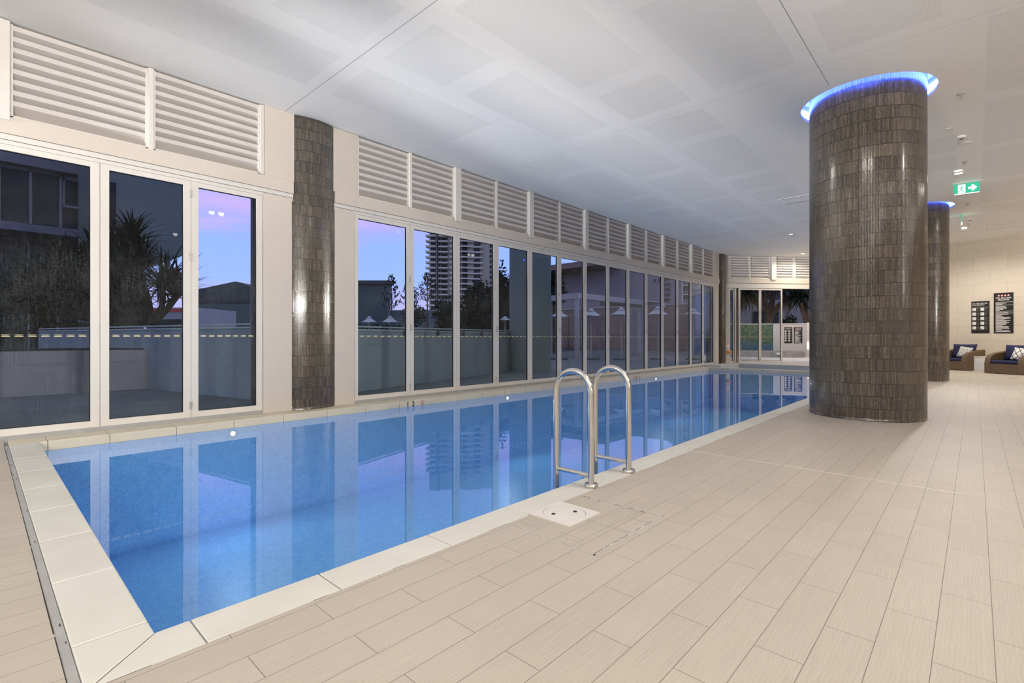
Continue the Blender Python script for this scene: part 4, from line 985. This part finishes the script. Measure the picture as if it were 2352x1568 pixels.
# peaked terrace umbrellas
def umbrella(px, Z, ztip, zedge, halfw, label):
    x, y = at(px, Z)
    o = empty('terrace_umbrella', (x, y, 0), math.radians(8), label, 'umbrella', 'peaked white terrace umbrellas')
    bm = B(); n = 8; rings = []
    for t in range(7):
        f = t / 6; r = .13 + (halfw * 1.32 - .13) * f; z = zedge + (ztip - .12 - zedge) * (1 - f) ** 1.9
        ring = []
        for i in range(4):
            for q in range(n):
                a0, a1 = PI/4 + i*PI/2, PI/4 + (i+1)*PI/2
                p = Vector((math.cos(a0), math.sin(a0), 0)).lerp(Vector((math.cos(a1), math.sin(a1), 0)), q / n) * r
                ring.append(bm.verts.new((p.x, p.y, z + (.05 * f * math.sin(PI*q/n)))))
        rings.append(ring)
    for a, b2 in zip(rings, rings[1:]):
        m = len(a)
        for i in range(m): bm.faces.new((a[i], a[(i+1) % m], b2[(i+1) % m], b2[i]))
    cn = new('canopy', bm, M['canvas'], o)
    bm = B(); prism(bm, [(.2*c, .2*s_) for c, s_ in ((1, 0), (0, 1), (-1, 0), (0, -1))], 0, .03, Matrix.Translation((0, 0, ztip - .13)) @ Matrix.Rotation(PI/4, 4, 'Z')); lathe(bm, [(.17, -.1), (.04, 0)], 8, (0, 0, ztip)); new('cap', bm, M['canvas'], cn)
    bm = B(); tube(bm, [(0, 0, .06), (0, 0, ztip - .1)], .03, 8); new('pole', bm, M['beamw'], o)
    bm = B(); box(bm, -.3, .3, -.3, .3, -.01, .06); new('base', bm, M['postgrey'], o)
ul = ['left of the two small umbrellas before the box building', 'right of the two small umbrellas before the box building', 'white umbrella just right of the outdoor round column', 'peaked white umbrella under the pergola beam', 'peaked white umbrella right of the pergola post',
      'peaked white umbrella before the brown wall, right of the pergola', 'peaked white umbrella near the far window corner', 'small umbrella showing left of the outdoor round column']
for (px, Z, yt, ye, hwid), lb in zip(((848, 38, 726, 741, .66), (896, 38, 725, 741, .72), (1285, 24, 712, 729, .6), (1358, 24, 708, 727, .62), (1427, 24, 705.5, 725, .62), (1511, 24, 703.5, 724, .62), (1592, 24, 708, 723, .6), (1160, 30, 726, 736, .5)), ul):
    umbrella(px, Z, zat(yt, Z), zat(ye, Z), hwid, lb)

# cream balcony building far behind
Zb = 165.0
x0, y0 = at(1543, Zb); x1, y1 = at(1700, Zb); d = Vector((x1-x0, y1-y0, 0)); L = d.length; s = L / 157
o = empty('balcony_building', (x0, y0, 0), math.atan2(d.y, d.x), 'cream apartment building with white balcony railings beyond the hall', 'building')
bm = B(); box(bm, 0, L, 1.5, 12, 0, 34); new('wall', bm, M['brickbrown'], o)
for f in range(10):
    z = zat(698, Zb) - 6 + f * 3.0
    bm = B(); box(bm, 0, L, -.3, 1.6, z, z + .35); bl = new('balcony', bm, M['cream'], o)
    bm = B()
    box(bm, 0, L, -.3, -.2, z + 1.25, z + 1.33)
    for k in range(60): box(bm, k*L/60, k*L/60 + .07, -.28, -.22, z + .35, z + 1.3)
    new('railing', bm, M['cream'], bl)
    bm = B(); box(bm, 5*s, 13*s, 1.35, 1.5, z + .4, z + 2.6); box(bm, 20*s, 34*s, 1.35, 1.5, z + .4, z + 2.6); box(bm, 60*s, 80*s, 1.35, 1.5, z + .4, z + 2.6); new('window', bm, M['outglass'], o)
bm = B()
for px in (1566, 1600, 1640): box(bm, (px-1543)*s - .3, (px-1543)*s + .3, -.35, 0, 0, 33)
new('pier', bm, M['cream'], o)
# grey return wall outdoors by the far corner
bm = B(); x, y = at(1602, 30); box(bm, x - .3, x + 1.1, y, y + .3, -.01, 5.5); o = new('return_wall', bm, M['frost']); tag(o, 'pale grey return wall outdoors near the far window corner', 'wall')

# ---------------------------------------------------------------- vegetation
def leaf_cloud(bm, c, rad, n, sz, rnd):
    for _ in range(n):
        while True:
            p = Vector((rnd.uniform(-1, 1), rnd.uniform(-1, 1), rnd.uniform(-1, 1)))
            if .25 < p.length < 1: break
        p = Vector((p.x*rad[0], p.y*rad[1], p.z*rad[2])) + Vector(c)
        a = Vector((rnd.gauss(0, 1), rnd.gauss(0, 1), rnd.gauss(0, .7))).normalized() * sz * rnd.uniform(.6, 1.3); b = a.orthogonal().normalized() * sz * .45
        b = Matrix.Rotation(rnd.uniform(0, 6), 3, a) @ b
        quad(bm, [p - a, p + b, p + a, p - b])
def bushy(px, Z, zc, rx, rz, label, n=1400, sz=.25, trunk=True, seed=1, blobs=9):
    rnd = random.Random(seed); x, y = at(px, Z)
    o = empty('tree', (x, y, -.1), 0, label, 'tree', 'dark leafy trees beyond the terrace')
    bm = B(); tube(bm, [(0, 0, 0), (.1, 0, zc * .5), (0, .1, zc + rz * .3)], [.25, .2, .08], 8)
    for k in range(5):
        a = rnd.uniform(0, 6.28); tube(bm, [(0, 0, zc * .5), (rx*.4*math.cos(a), rx*.4*math.sin(a), zc)], [.12, .04], 6)
    new('trunk', bm, M['bark'], o)
    bm = B()
    for k in range(blobs):
        c = (rnd.uniform(-.6, .6)*rx, rnd.uniform(-.6, .6)*rx, zc + rnd.uniform(-.6, .65)*rz); f = rnd.uniform(.35, .6)
        leaf_cloud(bm, c, (rx*f, rx*f, rz*f), int(1.6 * n) // blobs, sz, rnd)
        ic = bmesh.ops.create_icosphere(bm, subdivisions=2, radius=1)['verts']
        bmesh.ops.transform(bm, matrix=Matrix.Translation(c) @ Matrix.Diagonal((rx*f*.5, rx*f*.5, rz*f*.5, 1)), verts=ic)
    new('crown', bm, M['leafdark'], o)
bushy(1003, 40, 1.9, 2.3, 2.3, 'rounded dark tree before the tower under the bare branches', 2400, .16, seed=3)
bushy(1052, 42, 1.6, 1.9, 2.0, 'low dark tree at the foot of the tower', 2000, .16, seed=4)
bushy(1120, 36, 3.0, 2.0, 2.9, 'taller dark tree covering the right side of the tower', 3000, .16, seed=5)
bushy(1160, 34, 2.8, 1.1, 3.2, 'dark tree cut off by the outdoor round column', 2200, .15, seed=6)
bushy(945, 46, 1.2, 2.2, 1.6, 'low dark shrub tree below the bare branches', 1600, .17, seed=8)
bushy(860, 50, 1.0, 4.0, 1.5, 'dark hedge like tree behind the two small umbrellas', 2400, .18, seed=9)
bushy(1272, 33, 4.5, .8, 1.2, 'small dark tree right of the outdoor round column', 1200, .13, seed=10)
def sparse(px, Z, ytip, yb, halfpx, label, seed, lean=0):
    rnd = random.Random(seed); x, y = at(px, Z); h = zat(ytip, Z) + .1; h0 = max(.5, zat(yb, Z)); hwid = halfpx * Z / F
    o = empty('bare_tree', (x, y, -.1), 0, label, 'tree', 'thin branching trees against the sky')
    bm = B(); tube(bm, [(0, 0, 0), (.05, 0, h*.5), (lean, 0, h)], [.12, .07, .015], 8); lf = B()
    n = 15
    for k in range(n):
        f = k / n; z = h0 + (h - h0) * f; r = hwid * (1 - f) ** .8 + .12
        for q in range(4):
            a = rnd.uniform(0, 6.28); e = (lean*z/h + r*math.cos(a), r*math.sin(a), z + r * .42)
            tube(bm, [(lean*z/h, 0, z), (e[0]*.6, e[1]*.6, z + r*.12), e], [.022, .016, .008], 4)
            for _ in range(6):
                t = rnd.uniform(.4, 1.05); p = Vector((e[0]*t, e[1]*t, z + r*.42*t*t + rnd.uniform(-.05, .18)))
                aa = Vector((rnd.gauss(0, .4), rnd.gauss(0, .4), 1)).normalized() * rnd.uniform(.07, .14); bb = aa.orthogonal().normalized() * .045
                quad(lf, [p - aa, p + bb, p + aa, p - bb])
    new('trunk', bm, M['bark'], o); new('needle_tufts', lf, M['leafdark'], o)
sparse(899, 50, 632, 706, 24, 'thin branching tree standing alone beside the box building', 11)
sparse(981, 52, 628, 690, 30, 'thin branching tree rising in front of the tower edge', 12)
sparse(941, 48, 648, 700, 22, 'thin branching tree hidden behind the door frame post', 13)

def pandanus(loc, branches, label, seed, n=46, ll=.9, mat='leafpan', droop=1.0, dead=True, bark='bark'):
    rnd = random.Random(seed)
    o = empty('pandanus_tree', loc, 0, label, 'tree', 'spiky pandanus trees')
    bm = B()
    for pts, r in branches: tube(bm, pts, r, 8)
    new('trunk', bm, M[bark], o)
    for kind in ((0, 1) if dead else (0,)):
        bm = B()
        for pts, r in branches:
            c = Vector(pts[-1])
            for k in range(n if kind == 0 else n // 2):
                a = rnd.uniform(0, 6.28); el = rnd.uniform(-.1, 1.35) if kind == 0 else rnd.uniform(-1.0, -.2)
                l = ll * rnd.uniform(.7, 1.15); dirv = Vector((math.cos(a)*math.cos(el), math.sin(a)*math.cos(el), math.sin(el)))
                side = dirv.cross(Vector((0, 0, 1)));
                if side.length < .05: side = Vector((1, 0, 0))
                side.normalize(); w0 = .035 * ll / .9; p = c + Vector((rnd.uniform(-.08, .08),) * 3); prev = None; seg = 5
                for q in range(seg + 1):
                    t = q / seg; w = w0 * (1 - t) ** .7 + .002
                    va, vb = bm.verts.new(p + side*w), bm.verts.new(p - side*w)
                    if prev: bm.faces.new((prev[0], prev[1], vb, va))
                    prev = (va, vb); p = p + dirv * l / seg; dirv = (dirv + Vector((0, 0, -.16 * droop * (1 + t*1.6)))).normalized()
        new('leaf_rosettes' if kind == 0 else 'dry_leaves', bm, M[mat if kind == 0 else 'leafdead'], o)
    return o
# big pandanus outside the near bay
x, y = at(345, 15)
br = []; rnd = random.Random(21)
def rel(px, py, Z): a = at(px, Z); return (a[0] - x, a[1] - y, zat(py, Z))
stem = (0, 0, -.05)
for px, py, Z, mid in ((215, 600, 15.5, (330, 700)), (140, 640, 15, (290, 715)), (75, 660, 14.6, (240, 720)), (300, 560, 15.5, (340, 680)), (285, 620, 14.6, (330, 690)), (375, 655, 14.5, (372, 700)), (410, 675, 15.2, (385, 705)), (190, 690, 14.5, (270, 725)), (110, 700, 15.4, (250, 730)), (310, 655, 15.6, (335, 700)), (250, 660, 15.0, (320, 705)), (50, 705, 15, (220, 730)), (262, 575, 15.8, (318, 680)), (165, 625, 15.8, (300, 700)), (235, 700, 15.2, (310, 725)), (290, 690, 15.4, (330, 725)), (150, 715, 15.2, (280, 735)), (205, 655, 15.4, (300, 710)), (100, 740, 15.0, (250, 745)), (325, 610, 15.8, (340, 690))):
    br.append(([stem, rel(348, 742, 15), rel(mid[0], mid[1], 15), rel(px, py, Z)], [.16, .12, .085, .06]))
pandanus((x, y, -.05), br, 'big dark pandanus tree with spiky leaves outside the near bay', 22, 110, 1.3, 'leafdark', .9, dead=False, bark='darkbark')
# orange panel
bm = B(); x, y = at(95, 17); box(bm, x - .16, x + .16, y - .04, y + .04, -.01, zat(680, 17)); o = new('orange_panel', bm, M['orange']); tag(o, 'narrow upright orange panel outside at the far left', 'panel')

# courtyard beyond the far opening
Zg = 26.0
def cy_at(px, Z): return at(px, Z)
a = Vector((*at(1776, 26.5), 0)); b = Vector((*at(1856, 26.0), 0)); d = b - a; d_wall = (d.x, d.y); ang = math.atan2(d.y, d.x)
o = empty('garden_wall', (a.x, a.y, 0), ang, 'pale courtyard wall carrying two black notice boards', 'wall')
bm = B(); box(bm, 0, d.length, 0, .25, 0, zat(744, 26.2)); new('wall', bm, M['gwall'], o); bm = B(); box(bm, -.02, d.length, -.03, .28, zat(744, 26.2), zat(742.5, 26.2)); new('capping', bm, M['white'], o)
a2 = Vector((*at(1650, 27.2), 0)); d2 = a - a2
o = empty('mosaic_wall', (a2.x, a2.y, 0), math.atan2(d2.y, d2.x), 'green and blue mosaic wall seen through the far glass doors', 'wall')
bm = B(); box(bm, 0, d2.length, .02, .25, 0, zat(744.5, 26.6)); new('wall', bm, M['mural'], o); bm = B(); box(bm, 0, d2.length, 0, .28, zat(744.5, 26.6), zat(743, 26.6)); new('capping', bm, M['white'], o)
gb = 'notice boards on the courtyard wall'
nf = Vector((math.sin(ang), -math.cos(ang), 0)) * .004
p = Vector((*angle_pt(1810.5, a, d_wall)[:2], 0)) + nf; cpr_board((p.x, p.y, zat(788, 26)), ang, .37, .84, 'courtyard emergency board with white pictograms, left of the pair', gb)
p = Vector((*angle_pt(1833, a, d_wall)[:2], 0)) + nf; rules_board((p.x, p.y, zat(788, 26)), ang, .39, .84, 'courtyard pool regulations board, right of the pair', gb)
# stone bench
pts = [at(1640, 25.2), at(1758, 25.0), at(1850, 24.6), at(1850, 25.4), at(1758, 26.2), at(1640, 26.6)]
o = empty('stone_bench', (0, 0, 0), 0, 'low grey stone planter bench running along the courtyard wall', 'bench')
bm = B(); prism(bm, pts, .05, zat(806, 25)); new('seat_block', bm, M['bench'], o)
x, y = at(1788, 24.85); bm = B(); box(bm, x - .08, x + .08, y - .05, y + .05, .2, .3); new('step_lamp', bm, M['white'], o)
# back wall of the courtyard, low plants, post, lamp
a = Vector((*at(1600, 33), 0)); b = Vector((*at(1900, 31), 0)); d = b - a
o = empty('boundary_wall', (a.x, a.y, 0), math.atan2(d.y, d.x), 'tall mauve grey wall behind the courtyard plants', 'wall')
bm = B(); box(bm, 0, d.length, 0, .3, 0, 3.45); new('wall', bm, M['backwall'], o)
bm = B(); box(bm, 3.4, 4.9, -.1, 0, .0, zat(715, 32)); new('blue_screen', bm, M['outglass'], o)
bm = B(); box(bm, 1.2, d.length + 4, 4, 4.4, 0, 9); new('upper_wall', bm, M['wing'], o)
a = Vector((*at(1858, 25.0), 0)); o = empty('gate_post', (a.x, a.y, .05), 0, 'pale post with two small glowing lamps beside the big column edge', 'post')
bm = B(); box(bm, -.07, .2, -.07, .07, 0, 1.75); new('post', bm, M['gwall'], o)
for z in (.66, .53):
    bm = B(); lathe(bm, [(.03, -.03), (.035, 0), (.03, .03)], 12, (-.02, -.1, z)); new('lamp', bm, M['garden_glow'], o)
rnd = random.Random(31)
for px, py, lb in ((1804, 737, 'small dark shrub left on top of the courtyard wall'), (1817, 731, 'upright leafy shrub right on top of the courtyard wall')):
    x, y = at(px, 27); o = empty('shrub', (x, y, 1.5), 0, lb, 'shrub', 'low shrubs behind the courtyard wall')
    bm = B(); leaf_cloud(bm, (0, 0, .28 if px < 1810 else .4), (.3, .25, .28 if px < 1810 else .4), 160, .09, rnd); new('leaves', bm, M['leafpan'], o)
    bm = B(); tube(bm, [(0, 0, -.2), (0, 0, .4)], .02, 6); new('stem', bm, M['bark'], o)
# courtyard pandanus trees
x, y = at(1768, 28.5)
def rel2(px, py, Z): a = at(px, Z); return (a[0] - x, a[1] - y, zat(py, Z))
st = (0, 0, .05)
br = [([st, rel2(1765, 740, 28.5), rel2(1760, 700, 28), rel2(1735, 660, 27.5)], [.22, .2, .17, .12]), ([st, rel2(1766, 735, 28.5), rel2(1774, 690, 28.2), rel2(1776, 640, 28)], [.22, .2, .15, .1]),
      ([rel2(1766, 735, 28.5), rel2(1782, 710, 28), rel2(1800, 690, 27.6), rel2(1825, 680, 27.2)], [.16, .14, .13, .1]), ([rel2(1760, 715, 28.2), rel2(1748, 705, 27.6), rel2(1724, 668, 26.8)], [.15, .13, .1]),
      ([rel2(1800, 690, 27.6), rel2(1800, 660, 27.6), rel2(1806, 630, 27.4)], [.12, .11, .09]), ([rel2(1748, 705, 27.6), rel2(1706, 676, 26.8)], [.12, .09])]
pandanus((x, y, 0), br, 'pandanus tree with hanging dry leaves behind the far glass doors', 41, 70, 1.3, 'leafpan', 1.7)
x, y = at(1850, 26.9)
br = [([(0, 0, .05), (.1, .2, 1.2), (0, 0, zat(690, 26.9))], [.13, .11, .1]), ([(.1, .2, 1.2), rel2(1838, 700, 26.4)], [.1, .08])]
def rel2(px, py, Z): a = at(px, Z); return (a[0] - x, a[1] - y, zat(py, Z))
br[1] = ([(.1, .2, 1.2), rel2(1840, 692, 26.4)], [.1, .08])
pandanus((x, y, 0), br, 'green pandanus leaves hanging in the open far doorway', 43, 90, 1.25, 'leafpan', 1.6, dead=False)
# white pebbles by the far doors: nobody could count them
bm = B(); rnd = random.Random(51)
for _ in range(420):
    Z = rnd.uniform(21.3, 24.6); x, y = at(rnd.uniform(1668, 1744 - (Z - 21.3) * 4), Z); r = rnd.uniform(.03, .08)
    ic = bmesh.ops.create_icosphere(bm, subdivisions=1, radius=r)['verts']; bmesh.ops.transform(bm, matrix=Matrix.Translation((x, y, .06)) @ Matrix.Diagonal((1, 1, .6, 1)), verts=ic)
o = new('pebbles', bm, M['pebble']); tag(o, 'white pebbles strewn outside the far glass doors', 'pebbles', kind='stuff')

# unseen spot without a fitting, brightens the courtyard wall and planting
spot('courtyard_fill', (*at(1835, 23.2), 3.6), 420, (1, .82, .62), 140, .6, .1, (math.radians(18), 0, math.radians(40)))

# ---------------------------------------------------------------- sky
w = bpy.data.worlds.new('dusk_sky'); bpy.context.scene.world = w; w.use_nodes = True
t = w.node_tree; t.nodes.clear()
class WT(NT):
    def __init__(s): s.t = t
q = WT(); out = q.n('ShaderNodeOutputWorld'); bg = q.n('ShaderNodeBackground'); bg.inputs[1].default_value = 1.3
gen = q.n('ShaderNodeTexCoord').outputs['Generated']; sp = q.n('ShaderNodeSeparateXYZ'); q.l(gen, sp.inputs[0])
nz = q.noise(q.mapped(gen, (3, 3, 22)), 1.6, 5, .55)
el = q.math('ADD', sp.outputs[2], q.math('MULTIPLY', q.math('SUBTRACT', nz, .5), .06))
base = q.ramp(el, [(0.0, (.05, .06, .08)), (.02, (.50, .44, .72)), (.075, (.44, .44, .86)), (.11, (.33, .46, 1.0)), (.165, (.30, .44, 1.0)), (.205, (.40, .40, .98)), (.228, (.56, .42, .96)), (.262, (.38, .41, .96)), (.32, (.34, .43, .95)), (.45, (.34, .38, .62)), (1, (.30, .34, .42))])
cl = q.ramp(q.noise(q.mapped(gen, (4, 4, 14), (1.3, .4, 0)), 2.2, 5, .55), [(.52, (0, 0, 0)), (.72, (1, 1, 1))])
band = q.ramp(sp.outputs[2], [(.16, (0, 0, 0)), (.205, (.75, .75, .75)), (.25, (.3, .3, .3)), (.3, (.05, .05, .05))])
colr = q.mix(q.math('MULTIPLY', cl, band), base, (.60, .42, .86))
q.l(colr, bg.inputs[0]); q.l(bg.outputs[0], out.inputs[0])

# ---------------------------------------------------------------- camera and view
cam = bpy.data.cameras.new('camera'); co = bpy.data.objects.new('camera', cam); C.objects.link(co)
cam.sensor_width = 36; cam.sensor_fit = 'HORIZONTAL'; cam.lens = F / 2352 * 36; cam.shift_y = -9 / 2352; cam.clip_end = 1500; cam.clip_start = .05
co.location = (0, 0, H); co.rotation_euler = (PI/2, 0, TH)
S = bpy.context.scene; S.camera = co
S.view_settings.view_transform = 'Standard'; S.view_settings.look = 'None'; S.view_settings.gamma = 1; S.view_settings.use_curve_mapping = False
S.view_settings.exposure = 0.0
S.cycles.use_denoising = True; S.cycles.max_bounces = 10; S.cycles.diffuse_bounces = 5; S.cycles.glossy_bounces = 5; S.cycles.transparent_max_bounces = 16
S.cycles.caustics_reflective = False; S.cycles.caustics_refractive = False; S.cycles.sample_clamp_indirect = 6
